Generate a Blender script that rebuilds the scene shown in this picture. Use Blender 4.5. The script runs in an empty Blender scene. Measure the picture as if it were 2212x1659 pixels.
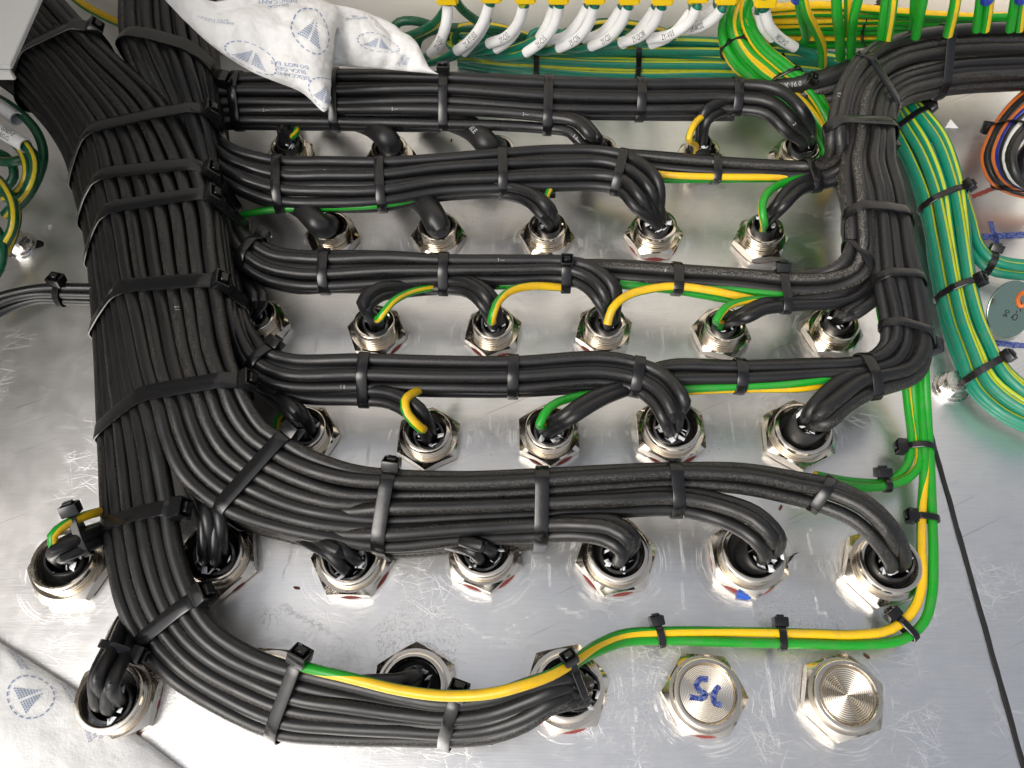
import bpy, bmesh, math, random
import numpy as np
from mathutils import Vector, Matrix, noise
random.seed(7)
S = bpy.context.scene
COL = S.collection
# ---------------------------------------------------------------- camera, sky, sun, exposure
H = 0.50                       # the phone is half a metre above the gland plate
TILT = math.radians(28.0)
FPX = 1664.0                   # focal length in units of a 2212 px wide picture
cam_d = bpy.data.cameras.new('camera'); cam = bpy.data.objects.new('camera', cam_d); COL.objects.link(cam)
cam.location = (0, 0, H); cam.rotation_euler = (TILT, 0, 0)
cam_d.sensor_width = 36.0; cam_d.lens = 36.0 * FPX / 2212.0
cam_d.clip_start = 0.01; cam_d.clip_end = 200
S.camera = cam
SUN_EL, SUN_AZ = 45.0, 222.0   # azimuth measured from +Y (north) clockwise: light from behind the viewer, a little left
w = bpy.data.worlds.new('World'); S.world = w; w.use_nodes = True
nt = w.node_tree; bg = nt.nodes['Background']
sky = nt.nodes.new('ShaderNodeTexSky'); sky.sky_type = 'NISHITA'; sky.sun_disc = False
sky.sun_elevation = math.radians(SUN_EL); sky.sun_rotation = math.radians(SUN_AZ)
sky.air_density = 1.0; sky.dust_density = 6.0; sky.ozone_density = 0.6
hs = nt.nodes.new('ShaderNodeHueSaturation'); hs.inputs['Saturation'].default_value = 0.35
nt.links.new(sky.outputs[0], hs.inputs['Color']); nt.links.new(hs.outputs[0], bg.inputs['Color'])
bg.inputs['Strength'].default_value = 0.15
sd = bpy.data.lights.new('sun', 'SUN'); sun = bpy.data.objects.new('sun', sd); COL.objects.link(sun)
sd.energy = 1.0; sd.angle = math.radians(40); sd.color = (1.0, 0.96, 0.9)
az, el = math.radians(SUN_AZ), math.radians(SUN_EL)
sdir = Vector((math.sin(az) * math.cos(el), math.cos(az) * math.cos(el), math.sin(el)))
sun.rotation_euler = (-sdir).to_track_quat('-Z', 'Y').to_euler(); sun.location = sdir * 3
S.view_settings.view_transform = 'Standard'; S.view_settings.look = 'None'
S.view_settings.exposure = 0.22; S.view_settings.gamma = 1.0; S.view_settings.use_curve_mapping = False
S.cycles.max_bounces = 5; S.cycles.glossy_bounces = 3; S.cycles.diffuse_bounces = 2; S.cycles.use_denoising = True

# ---------------------------------------------------------------- helpers
ct, st_ = math.cos(TILT), math.sin(TILT)
ZK = 1.18                      # overall factor on the estimated heights
def P(u, v, z):
    """the point at height z (mm) above the plate that the photograph shows at (u, v)"""
    dx, dy = (u - 1106.0) / FPX, (829.5 - v) / FPX
    d = Vector((dx, dy * ct + st_, dy * st_ - ct))
    t = (H - z * ZK / 1000.0) / (-d.z)
    return Vector((0, 0, H)) + d * t
def to_px(p):
    q = p - Vector((0, 0, H))
    y = q.y * ct + q.z * st_; z = -q.y * st_ + q.z * ct
    return (1106 + FPX * q.x / -z, 829.5 - FPX * y / -z, -z)
def link(o, parent=None):
    COL.objects.link(o)
    if parent is not None: o.parent = parent
    return o
def tag(o, label, cat, group=None):
    o['label'] = label; o['category'] = cat
    if group: o['group'] = group
    return o
def thing(name, label, cat, loc=(0, 0, 0), group=None):
    o = bpy.data.objects.new(name, None); o.location = loc; o.empty_display_size = 0.01
    link(o); o['_loc'] = 1
    return tag(o, label, cat, group)
def mobj(name, mesh, mat, parent=None, world=True):
    o = bpy.data.objects.new(name, mesh)
    if mat is not None and len(mesh.materials) == 0: mesh.materials.append(mat)
    link(o, parent)
    if parent is not None and world:      # vertices are in world space: undo the parents' offset
        off = Vector(parent.location)
        if parent.parent is not None: off = off + Vector(parent.parent.location)
        o.location = -off
    return o
def me(name, verts, faces, smooth=True, uvs=None, sharp=None):
    m = bpy.data.meshes.new(name); m.from_pydata([tuple(v) for v in verts], [], faces)
    if uvs is not None:
        l = m.uv_layers.new(name='UVMap')
        l.data.foreach_set('uv', np.array(uvs, dtype=np.float32).ravel())
    if smooth: m.polygons.foreach_set('use_smooth', [True] * len(m.polygons))
    if sharp: m.set_sharp_from_angle(angle=math.radians(sharp))
    m.update(); return m
def interp(pts, step=0.006, nmin=6):
    """smooth curve through points of any dimension (first three are x, y, z)"""
    p = np.array(pts, dtype=float); n = len(p)
    if n == 1: return p
    d = np.linalg.norm(np.diff(p[:, :3], axis=0), axis=1); d = np.maximum(d, 1e-5)
    t = np.concatenate([[0], np.cumsum(np.sqrt(d) * np.sqrt(d.mean()))])
    m = np.zeros_like(p)
    for i in range(n):
        if i == 0: m[i] = (p[1] - p[0]) / (t[1] - t[0])
        elif i == n - 1: m[i] = (p[-1] - p[-2]) / (t[-1] - t[-2])
        else:
            a = (p[i] - p[i-1]) / (t[i] - t[i-1]); b = (p[i+1] - p[i]) / (t[i+1] - t[i])
            w1 = t[i+1] - t[i]; w0 = t[i] - t[i-1]
            m[i] = (a * w1 + b * w0) / (w0 + w1)
    out = []
    for i in range(n - 1):
        k = max(2, int(round(d[i] / step))); h = t[i+1] - t[i]
        for j in range(k):
            s = j / k
            out.append((2*s**3-3*s**2+1)*p[i] + (s**3-2*s**2+s)*h*m[i] + (-2*s**3+3*s**2)*p[i+1] + (s**3-s**2)*h*m[i+1])
    out.append(p[-1])
    return np.array(out)
def frames(c):
    """tangent, up and side vectors along a curve (no twist)"""
    c = np.asarray(c)[:, :3]; n = len(c)
    T = np.gradient(c, axis=0); T /= np.maximum(np.linalg.norm(T, axis=1), 1e-9)[:, None]
    z = np.array([0, 0, 1.0]); u = z - T[0] * T[0].dot(z)
    if np.linalg.norm(u) < 0.2: u = np.array([0, 1.0, 0]) - T[0] * T[0][1]
    u /= np.linalg.norm(u); U = [u]
    for i in range(1, n):
        u = U[-1] - T[i] * U[-1].dot(T[i]); u /= np.linalg.norm(u); U.append(u)
    U = np.array(U); W = np.cross(T, U)
    return T, U, W
def tube_mesh(name, c, r, seg=12, v0=0.0, twist=0.0, caps=True, rad=None):
    c = np.asarray(c); vk = c[:, 3] if c.shape[1] > 3 else np.zeros(len(c)); c = c[:, :3]; n = len(c); T, U, W = frames(c)
    L = np.concatenate([[0], np.cumsum(np.linalg.norm(np.diff(c, axis=0), axis=1))])
    ang = np.arange(seg) * 2 * math.pi / seg
    rr = np.full(n, r) if rad is None else np.asarray(rad)
    V = (c[:, None, :] + rr[:, None, None] * (np.cos(ang)[None, :, None] * U[:, None, :] + np.sin(ang)[None, :, None] * W[:, None, :])).reshape(-1, 3)
    F = []; UV = []
    for i in range(n - 1):
        for j in range(seg):
            k = (j + 1) % seg
            F.append((i*seg+j, i*seg+k, (i+1)*seg+k, (i+1)*seg+j))
            a0, a1 = v0 + twist * L[i] + vk[i], v0 + twist * L[i+1] + vk[i+1]
            UV += [(L[i], j/seg+a0), (L[i], (j+1)/seg+a0), (L[i+1], (j+1)/seg+a1), (L[i+1], j/seg+a1)]
    if caps:
        F.append(tuple(range(seg))[::-1]); UV += [(0, 0)] * seg
        F.append(tuple((n-1)*seg + j for j in range(seg))); UV += [(L[-1], 0)] * seg
    return me(name, V, F, True, UV, sharp=50)
def shell_mesh(name, c, ro, ri, seg=20, jag=0.0, rnd=None):
    """open tube with a wall: outer skin, cut rim at the end, inner skin"""
    c = np.asarray(c)[:, :3]; n = len(c); T, U, W = frames(c)
    ang = np.arange(seg) * 2 * math.pi / seg
    def ring(i, r, d=None):
        q = c[i] + r * (np.cos(ang)[:, None] * U[i] + np.sin(ang)[:, None] * W[i])
        if d is not None: q = q + d[:, None] * T[i]
        return q
    rnd = rnd or random
    jg = np.array([rnd.uniform(-1, 1) for _ in range(seg)]) * jag
    jg = (jg + np.roll(jg, 1)) / 1.5
    rings = [ring(i, ro) for i in range(n - 1)] + [ring(n-1, ro, jg), ring(n-1, ri, jg)] + [ring(i, ri) for i in range(n-2, max(-1, n-6), -1)]
    V = np.concatenate(rings); F = []; UV = []
    for i in range(len(rings) - 1):
        for j in range(seg):
            k = (j+1) % seg
            F.append((i*seg+j, i*seg+k, (i+1)*seg+k, (i+1)*seg+j)); UV += [(i*.004, j/seg), (i*.004, (j+1)/seg), (i*.004+.004, (j+1)/seg), (i*.004+.004, j/seg)]
    return me(name, V, F, True, UV, sharp=45)
def lathe(name, prof, seg=48, sharp=35):
    V = []; F = []
    for r, z in prof:
        for j in range(seg):
            a = j * 2 * math.pi / seg; V.append((r * math.cos(a), r * math.sin(a), z))
    for i in range(len(prof) - 1):
        for j in range(seg):
            k = (j+1) % seg; F.append((i*seg+j, i*seg+k, (i+1)*seg+k, (i+1)*seg+j))
    if prof[-1][0] < 1e-3: pass
    return me(name, V, F, True, None, sharp)
def box_mesh(name, lo, hi, bev=0.0, seg=2):
    bm = bmesh.new(); bmesh.ops.create_cube(bm, size=1)
    for v in bm.verts:
        v.co = Vector([lo[i] + (v.co[i] + .5) * (hi[i] - lo[i]) for i in range(3)])
    if bev: bmesh.ops.bevel(bm, geom=bm.edges[:], offset=bev, segments=seg, affect='EDGES', profile=.6)
    m = bpy.data.meshes.new(name); bm.to_mesh(m); bm.free()
    m.polygons.foreach_set('use_smooth', [True] * len(m.polygons)); m.set_sharp_from_angle(angle=math.radians(40))
    return m

_TXT = {}
def text_mesh(body):
    if body in _TXT: return _TXT[body]
    c = bpy.data.curves.new('t', 'FONT'); c.body = body; c.size = 1.0; c.align_x = 'CENTER'; c.align_y = 'CENTER'; c.resolution_u = 2
    o = bpy.data.objects.new('t', c); COL.objects.link(o)
    dg = bpy.context.evaluated_depsgraph_get(); m = bpy.data.meshes.new_from_object(o.evaluated_get(dg))
    bpy.data.objects.remove(o); bm = bmesh.new(); bm.from_mesh(m); bmesh.ops.remove_doubles(bm, verts=bm.verts[:], dist=.002)
    bmesh.ops.triangulate(bm, faces=bm.faces[:])
    for _ in range(3):
        e = [e for e in bm.edges if e.calc_length() > .16]
        if not e: break
        bmesh.ops.subdivide_edges(bm, edges=e, cuts=1); bmesh.ops.triangulate(bm, faces=bm.faces[:])
    V = np.array([v.co[:] for v in bm.verts]); bm.verts.index_update(); F = [tuple(v.index for v in f.verts) for f in bm.faces]; bm.free()
    _TXT[body] = (V, F); return V, F
# every word that is printed or stamped somewhere (meshed first, while the scene is still empty)
for _b in ('2Y-Q07','2Y-RTU03','2Y-C12','2Y-C15','2Y-C16','2Y-C21','2Y-DC08','2Y-V03','2Y-AC02','2Y-RTU04','EG:G','GND-E','2Y-Q','06','DESICCANT','SILICA GEL','DO NOT EAT','DO NOT','SILICA','GEL','CABLE','1 X 16.0','2','4','1','15','2 1','1 6','1 3','4 1','5 1','2 \u2014','1 \u2014'): text_mesh(_b)

# ---------------------------------------------------------------- materials
def newmat(name):
    m = bpy.data.materials.new(name); m.use_nodes = True
    return m, m.node_tree, m.node_tree.nodes['Principled BSDF']
def N(nt, t, **k):
    n = nt.nodes.new(t)
    for a, b in k.items(): setattr(n, a, b)
    return n
def math_node(nt, op, a, b=None, c=None, clamp=False):
    n = N(nt, 'ShaderNodeMath', operation=op); n.use_clamp = clamp
    for i, x in enumerate((a, b, c)):
        if x is None: continue
        if isinstance(x, (int, float)): n.inputs[i].default_value = x
        else: nt.links.new(x, n.inputs[i])
    return n.outputs[0]
def ramp(nt, src, lo, hi, a=0.0, b=1.0):
    n = N(nt, 'ShaderNodeMapRange'); n.interpolation_type = 'SMOOTHSTEP'
    nt.links.new(src, n.inputs[0]); n.inputs[1].default_value = lo; n.inputs[2].default_value = hi
    n.inputs[3].default_value = a; n.inputs[4].default_value = b
    return n.outputs[0]
def mixc(nt, fac, a, b):
    n = N(nt, 'ShaderNodeMix', data_type='RGBA')
    for s, x in ((0, fac), (6, a), (7, b)):
        if isinstance(x, (int, float)): n.inputs[s].default_value = x
        elif isinstance(x, tuple): n.inputs[s].default_value = (*x, 1)
        else: nt.links.new(x, n.inputs[s])
    return n.outputs[2]
def simple(name, col, rough=.4, metal=0.0, spec=.5, bump=0.0, bscale=400, vary=0.0):
    m, nt, b = newmat(name)
    b.inputs['Base Color'].default_value = (*col, 1); b.inputs['Roughness'].default_value = rough
    b.inputs['Metallic'].default_value = metal; b.inputs['Specular IOR Level'].default_value = spec
    if bump or vary:
        tc = N(nt, 'ShaderNodeTexCoord'); no = N(nt, 'ShaderNodeTexNoise'); no.inputs['Scale'].default_value = bscale; no.inputs['Detail'].default_value = 5
        nt.links.new(tc.outputs['Object'], no.inputs['Vector'])
        if bump:
            bp = N(nt, 'ShaderNodeBump'); bp.inputs['Strength'].default_value = bump; bp.inputs['Distance'].default_value = .0005
            nt.links.new(no.outputs[0], bp.inputs['Height']); nt.links.new(bp.outputs[0], b.inputs['Normal'])
        if vary:
            nt.links.new(ramp(nt, no.outputs[0], .3, .7, rough - vary, rough + vary), b.inputs['Roughness'])
    return m
def core_mat(name, base, dust_amt, groove, rough):
    m, nt, b = newmat(name)
    uv = N(nt, 'ShaderNodeUVMap'); tc = N(nt, 'ShaderNodeTexCoord'); oi = N(nt, 'ShaderNodeObjectInfo')
    sep = N(nt, 'ShaderNodeSeparateXYZ'); nt.links.new(uv.outputs[0], sep.inputs[0])
    # dust that has settled along the flanks, where neighbouring cores touch
    side = math_node(nt, 'ABSOLUTE', math_node(nt, 'SINE', math_node(nt, 'MULTIPLY', sep.outputs[1], 2 * math.pi)))
    n1 = N(nt, 'ShaderNodeTexNoise'); n1.inputs['Scale'].default_value = 900; n1.inputs['Detail'].default_value = 2; n1.inputs['Roughness'].default_value = .7
    n2 = N(nt, 'ShaderNodeTexNoise'); n2.inputs['Scale'].default_value = 60; n2.inputs['Detail'].default_value = 3
    n3 = N(nt, 'ShaderNodeTexVoronoi'); n3.inputs['Scale'].default_value = 420
    for q in (n1, n2, n3): nt.links.new(tc.outputs['Object'], q.inputs['Vector'])
    g = math_node(nt, 'MULTIPLY', ramp(nt, side, .62, .98), ramp(nt, n1.outputs[0], .45, .66))
    g = math_node(nt, 'MULTIPLY', g, groove)
    speck = math_node(nt, 'MULTIPLY', ramp(nt, n3.outputs['Distance'], .16, .06), ramp(nt, n2.outputs[0], .42, .68))
    film = math_node(nt, 'MULTIPLY', ramp(nt, n1.outputs[0], .50, .72), ramp(nt, n2.outputs[0], .35, .7))
    d = math_node(nt, 'ADD', math_node(nt, 'MULTIPLY', math_node(nt, 'ADD', speck, math_node(nt, 'MULTIPLY', film, .05)), dust_amt), g, clamp=True)
    d = math_node(nt, 'MULTIPLY', d, .8)
    nt.links.new(mixc(nt, d, base, (.17, .155, .135)), b.inputs['Base Color'])
    rr = math_node(nt, 'ADD', ramp(nt, n2.outputs[0], .3, .7, rough - .06, rough + .08), math_node(nt, 'MULTIPLY', d, .45))
    rr = math_node(nt, 'ADD', rr, math_node(nt, 'MULTIPLY', oi.outputs['Random'], .08), clamp=True)
    nt.links.new(rr, b.inputs['Roughness'])
    bp = N(nt, 'ShaderNodeBump'); bp.inputs['Strength'].default_value = .12; bp.inputs['Distance'].default_value = .0005
    nt.links.new(n2.outputs[0], bp.inputs['Height']); nt.links.new(bp.outputs[0], b.inputs['Normal'])
    b.inputs['Specular IOR Level'].default_value = .45
    return m
def stripe_mat(name, green, yellow, frac, rough=.32):
    m, nt, b = newmat(name)
    uv = N(nt, 'ShaderNodeUVMap'); sep = N(nt, 'ShaderNodeSeparateXYZ'); nt.links.new(uv.outputs[0], sep.inputs[0])
    f = math_node(nt, 'FRACT', math_node(nt, 'ADD', sep.outputs[1], frac / 2 + 10))
    e = .006
    mk = math_node(nt, 'MULTIPLY', ramp(nt, f, 0, e), ramp(nt, f, frac, frac + e, 1, 0))
    tc = N(nt, 'ShaderNodeTexCoord'); no = N(nt, 'ShaderNodeTexNoise'); no.inputs['Scale'].default_value = 120; no.inputs['Detail'].default_value = 4
    nt.links.new(tc.outputs['Object'], no.inputs['Vector'])
    c = mixc(nt, mk, green, yellow)
    c = mixc(nt, ramp(nt, no.outputs[0], .45, .75, 0, .22), c, (.12, .11, .09))
    nt.links.new(c, b.inputs['Base Color'])
    nt.links.new(ramp(nt, no.outputs[0], .3, .7, rough - .05, rough + .12), b.inputs['Roughness'])
    return m
M = {}
M['core'] = core_mat('black_pvc', (.0085, .0085, .0094), .12, .14, .31)
M['core2'] = core_mat('lightly_dusty_pvc', (.0096, .0095, .0096), .32, .38, .32)
M['dusty'] = core_mat('dusty_black_pvc', (.0115, .0112, .0108), .75, .95, .37)
M['sheath'] = core_mat('black_sheath', (.013, .013, .0135), .2, .05, .33)
M['tie'] = simple('black_nylon', (.007, .007, .0075), .20, 0, .5, 0, 300, .05)
M['gy'] = stripe_mat('green_yellow_pvc', (.006, .25, .012), (.72, .44, .006), .40)
M['gyg'] = stripe_mat('green_pvc_thin_stripe', (.007, .26, .014), (.68, .44, .008), .14)
M['teal'] = stripe_mat('teal_yellow_pvc', (.003, .175, .105), (.42, .47, .02), .095, .36)
M['dkgy'] = stripe_mat('dark_green_yellow_pvc', (.004, .085, .035), (.60, .45, .01), .13, .30)
M['orange'] = simple('orange_pvc', (.52, .13, .025), .33)
M['blue'] = simple('blue_pvc', (.01, .02, .22), .33)
M['greywire'] = simple('white_pvc', (.62, .63, .62), .35)
M['sleeve'] = simple('white_sleeve', (.80, .80, .79), .38, 0, .5, .05, 200, .05)
M['ink'] = simple('black_ink', (.01, .01, .01), .6)
M['print'] = simple('white_print', (.42, .42, .41), .6)
M['yellow_lug'] = simple('yellow_lug', (.82, .55, .01), .35)
M['blue_lug'] = simple('blue_lug', (.02, .06, .45), .35)
M['filler'] = simple('white_filler', (.72, .73, .74), .5, 0, .5, .4, 900)
M['rubber'] = simple('black_rubber', (.006, .006, .006), .7)
M['red_seal'] = simple('red_fibre', (.22, .035, .03), .6, 0, .5, .2, 800)
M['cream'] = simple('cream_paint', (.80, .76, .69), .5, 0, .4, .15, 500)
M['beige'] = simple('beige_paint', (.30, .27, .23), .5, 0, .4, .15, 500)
M['grey_paint'] = simple('grey_paint', (.36, .36, .35), .5, 0, .4, .15, 500)
M['steel'] = simple('bolt_steel', (.66, .64, .61), .25, 1.0, .5, .2, 700, .1)
M['tagsteel'] = simple('tag_steel', (.30, .40, .33), .22, 1.0, .5, .1, 200, .06)
def ink_mat():
    m, nt, b = newmat('blue_marker'); tc = N(nt, 'ShaderNodeTexCoord'); no = N(nt, 'ShaderNodeTexNoise'); no.inputs['Scale'].default_value = 520; no.inputs['Detail'].default_value = 5
    nt.links.new(tc.outputs['Object'], no.inputs['Vector']); nt.links.new(mixc(nt, ramp(nt, no.outputs[0], .40, .62), (.015, .035, .24), (.16, .20, .38)), b.inputs['Base Color'])
    b.inputs['Roughness'].default_value = .35; b.inputs['Metallic'].default_value = .35; return m
M['marker'] = ink_mat()
M['redpencil'] = simple('red_pencil', (.30, .06, .04), .5, .4)
M['brown'] = simple('brown_crumb', (.12, .03, .012), .7)
M['bluetape'] = simple('blue_tape', (.01, .09, .50), .4)
M['bag'] = None

def nickel():
    m, nt, b = newmat('nickel_brass')
    tc = N(nt, 'ShaderNodeTexCoord'); oi = N(nt, 'ShaderNodeObjectInfo')
    va = N(nt, 'ShaderNodeVectorMath', operation='ADD'); nt.links.new(tc.outputs['Object'], va.inputs[0]); nt.links.new(oi.outputs['Location'], va.inputs[1])
    no = N(nt, 'ShaderNodeTexNoise'); no.inputs['Scale'].default_value = 90; no.inputs['Detail'].default_value = 6; no.inputs['Roughness'].default_value = .65
    n2 = N(nt, 'ShaderNodeTexNoise'); n2.inputs['Scale'].default_value = 1100; n2.inputs['Detail'].default_value = 3
    nt.links.new(va.outputs[0], no.inputs['Vector']); nt.links.new(va.outputs[0], n2.inputs['Vector'])
    dirt = math_node(nt, 'MULTIPLY', ramp(nt, no.outputs[0], .52, .72), ramp(nt, n2.outputs[0], .42, .6))
    nt.links.new(mixc(nt, math_node(nt, 'MULTIPLY', dirt, .6), (.76, .69, .59), (.20, .16, .11)), b.inputs['Base Color'])
    b.inputs['Metallic'].default_value = 1
    nt.links.new(math_node(nt, 'ADD', ramp(nt, no.outputs[0], .3, .7, .10, .20), math_node(nt, 'MULTIPLY', dirt, .35)), b.inputs['Roughness'])
    bp = N(nt, 'ShaderNodeBump'); bp.inputs['Strength'].default_value = .10; bp.inputs['Distance'].default_value = .0004
    nt.links.new(no.outputs[0], bp.inputs['Height']); nt.links.new(bp.outputs[0], b.inputs['Normal'])
    return m
M['nickel'] = nickel()

def aluminium():
    """mill-finish aluminium: rolling grain, scratches, scuff rings round the lock nuts, dried water stains"""
    m, nt, b = newmat('scratched_aluminium')
    tc = N(nt, 'ShaderNodeTexCoord')
    def stretched(rot, sc, scale, detail=2):
        mp = N(nt, 'ShaderNodeMapping', vector_type='TEXTURE'); mp.inputs['Rotation'].default_value = (0, 0, math.radians(rot)); mp.inputs['Scale'].default_value = tuple(1/q for q in sc)
        nt.links.new(tc.outputs['Object'], mp.inputs['Vector'])
        n = N(nt, 'ShaderNodeTexNoise'); n.inputs['Scale'].default_value = scale; n.inputs['Detail'].default_value = detail
        nt.links.new(mp.outputs[0], n.inputs['Vector']); return n.outputs[0]
    grain = stretched(0, (.25, 6, 1), 160, 4)
    big = stretched(0, (1, 1, 1), 9, 5)
    mid = stretched(0, (1, 1, 1), 70, 6)
    gate = stretched(0, (1, 1, 1), 22, 3)
    sc = None
    for i, (rot, le, wd, th) in enumerate(((14, 26, 800, .67), (-33, 34, 900, .675), (62, 30, 800, .68), (-71, 26, 900, .68), (35, 40, 750, .675), (88, 24, 800, .685), (-10, 30, 900, .665))):
        n = stretched(rot, (le, wd, 1), 1.0, 1)
        s = ramp(nt, n, th, th + .03)
        sc = s if sc is None else math_node(nt, 'MAXIMUM', sc, s)
    sc = math_node(nt, 'MULTIPLY', math_node(nt, 'MULTIPLY', sc, .50), ramp(nt, gate, .48, .62))
    dk = math_node(nt, 'MULTIPLY', ramp(nt, stretched(24, (7, 900, 1), 1.0, 1), .70, .72), ramp(nt, gate, .5, .4))
    # scuff rings: the vector to the nearest gland is stored on the plate's vertices
    at = N(nt, 'ShaderNodeAttribute'); at.attribute_name = 'to_gland'
    ln = N(nt, 'ShaderNodeVectorMath', operation='LENGTH'); nt.links.new(at.outputs['Vector'], ln.inputs[0])
    sp = N(nt, 'ShaderNodeSeparateXYZ'); nt.links.new(at.outputs['Vector'], sp.inputs[0])
    cmb = N(nt, 'ShaderNodeCombineXYZ')
    inv = math_node(nt, 'DIVIDE', 1.0, math_node(nt, 'MAXIMUM', ln.outputs['Value'], .004))
    nt.links.new(math_node(nt, 'MULTIPLY', math_node(nt, 'MULTIPLY', sp.outputs[0], inv), 1.6), cmb.inputs[0])
    nt.links.new(math_node(nt, 'MULTIPLY', math_node(nt, 'MULTIPLY', sp.outputs[1], inv), 1.6), cmb.inputs[1])
    nt.links.new(math_node(nt, 'MULTIPLY', ln.outputs['Value'], 900), cmb.inputs[2])
    va = N(nt, 'ShaderNodeVectorMath', operation='ADD'); nt.links.new(cmb.outputs[0], va.inputs[0])
    cell = N(nt, 'ShaderNodeVectorMath', operation='SUBTRACT'); nt.links.new(tc.outputs['Object'], cell.inputs[0]); nt.links.new(at.outputs['Vector'], cell.inputs[1])
    sc10 = N(nt, 'ShaderNodeVectorMath', operation='SCALE'); nt.links.new(cell.outputs[0], sc10.inputs[0]); sc10.inputs['Scale'].default_value = 37
    nt.links.new(sc10.outputs[0], va.inputs[1])
    rn = N(nt, 'ShaderNodeTexNoise'); rn.inputs['Scale'].default_value = 1.0; rn.inputs['Detail'].default_value = 2; nt.links.new(va.outputs[0], rn.inputs['Vector'])
    ring = math_node(nt, 'MULTIPLY', ramp(nt, rn.outputs[0], .55, .60), ramp(nt, ln.outputs['Value'], .044, .029))
    ring = math_node(nt, 'MULTIPLY', math_node(nt, 'MULTIPLY', ring, .48), ramp(nt, mid, .40, .56))
    # water stains: contour-like rims
    sa = N(nt, 'ShaderNodeAttribute'); sa.attribute_name = 'stain'
    wn = stretched(0, (1, 1, 1), 230, 4)
    rim = ramp(nt, math_node(nt, 'ABSOLUTE', math_node(nt, 'SUBTRACT', wn, .52)), .022, .006)
    stain = math_node(nt, 'MULTIPLY', rim, ramp(nt, math_node(nt, 'MULTIPLY', sa.outputs['Fac'], math_node(nt, 'ADD', mid, .5)), .35, .6))
    vo = N(nt, 'ShaderNodeTexVoronoi'); vo.inputs['Scale'].default_value = 150; nt.links.new(tc.outputs['Object'], vo.inputs['Vector'])
    dots = math_node(nt, 'MULTIPLY', ramp(nt, vo.outputs['Distance'], .10, .05), ramp(nt, gate, .52, .62))
    col = mixc(nt, ramp(nt, big, .35, .65), (.91, .91, .905), (.85, .845, .83))
    col = mixc(nt, ramp(nt, grain, .40, .68, 0, .30), col, (.74, .735, .725))
    col = mixc(nt, ramp(nt, mid, .55, .75, 0, .22), col, (.66, .64, .61))
    col = mixc(nt, math_node(nt, 'MAXIMUM', sc, ring), col, (.97, .97, .97))
    col = mixc(nt, math_node(nt, 'MULTIPLY', dk, .55), col, (.35, .34, .33))
    col = mixc(nt, math_node(nt, 'MULTIPLY', stain, .45), col, (.40, .39, .37))
    col = mixc(nt, math_node(nt, 'MULTIPLY', dots, .5), col, (.40, .36, .31))
    nt.links.new(col, b.inputs['Base Color']); b.inputs['Metallic'].default_value = 1.0
    r = ramp(nt, big, .3, .7, .31, .37)
    r = math_node(nt, 'ADD', r, ramp(nt, mid, .35, .7, -.01, .025))
    r = math_node(nt, 'ADD', r, math_node(nt, 'MULTIPLY', math_node(nt, 'MAXIMUM', sc, ring), .22))
    r = math_node(nt, 'ADD', r, math_node(nt, 'MULTIPLY', math_node(nt, 'MAXIMUM', stain, dots), .3), clamp=True)
    nt.links.new(r, b.inputs['Roughness'])
    h = math_node(nt, 'ADD', math_node(nt, 'MULTIPLY', grain, .30), math_node(nt, 'MULTIPLY', mid, .10))
    h = math_node(nt, 'SUBTRACT', h, math_node(nt, 'MULTIPLY', math_node(nt, 'MAXIMUM', sc, ring), .55))
    bp = N(nt, 'ShaderNodeBump'); bp.inputs['Strength'].default_value = .30; bp.inputs['Distance'].default_value = .0005
    nt.links.new(h, bp.inputs['Height']); nt.links.new(bp.outputs[0], b.inputs['Normal'])
    tg = N(nt, 'ShaderNodeCombineXYZ'); tg.inputs[1].default_value = 1.0; nt.links.new(tg.outputs[0], b.inputs['Tangent'])
    b.inputs['Anisotropic'].default_value = .65      # the sheet was rolled across the view: reflections smear towards the viewer
    return m
M['alu'] = aluminium()
def bag_mat(a=(.77, .76, .74), c=(.70, .69, .67)):
    m, nt, b = newmat('desiccant_bag_fabric')
    tc = N(nt, 'ShaderNodeTexCoord')
    no = N(nt, 'ShaderNodeTexNoise'); no.inputs['Scale'].default_value = 75; no.inputs['Detail'].default_value = 8; no.inputs['Roughness'].default_value = .62
    v = N(nt, 'ShaderNodeTexVoronoi'); v.inputs['Scale'].default_value = 700
    for q in (no, v): nt.links.new(tc.outputs['Object'], q.inputs['Vector'])
    nt.links.new(mixc(nt, ramp(nt, no.outputs[0], .35, .7), a, c), b.inputs['Base Color'])
    b.inputs['Roughness'].default_value = .6; b.inputs['Specular IOR Level'].default_value = .35
    bp = N(nt, 'ShaderNodeBump'); bp.inputs['Strength'].default_value = .4; bp.inputs['Distance'].default_value = .0009
    nt.links.new(math_node(nt, 'ADD', no.outputs[0], math_node(nt, 'MULTIPLY', v.outputs['Distance'], .25)), bp.inputs['Height']); nt.links.new(bp.outputs[0], b.inputs['Normal'])
    return m
M['bag'] = bag_mat(); M['bag_lit'] = bag_mat((.88, .88, .87), (.83, .83, .82))  # second copy: same fabric made whiter, strong light put into its colour
M['bagink'] = simple('blue_bag_ink', (.22, .29, .45), .7)

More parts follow.
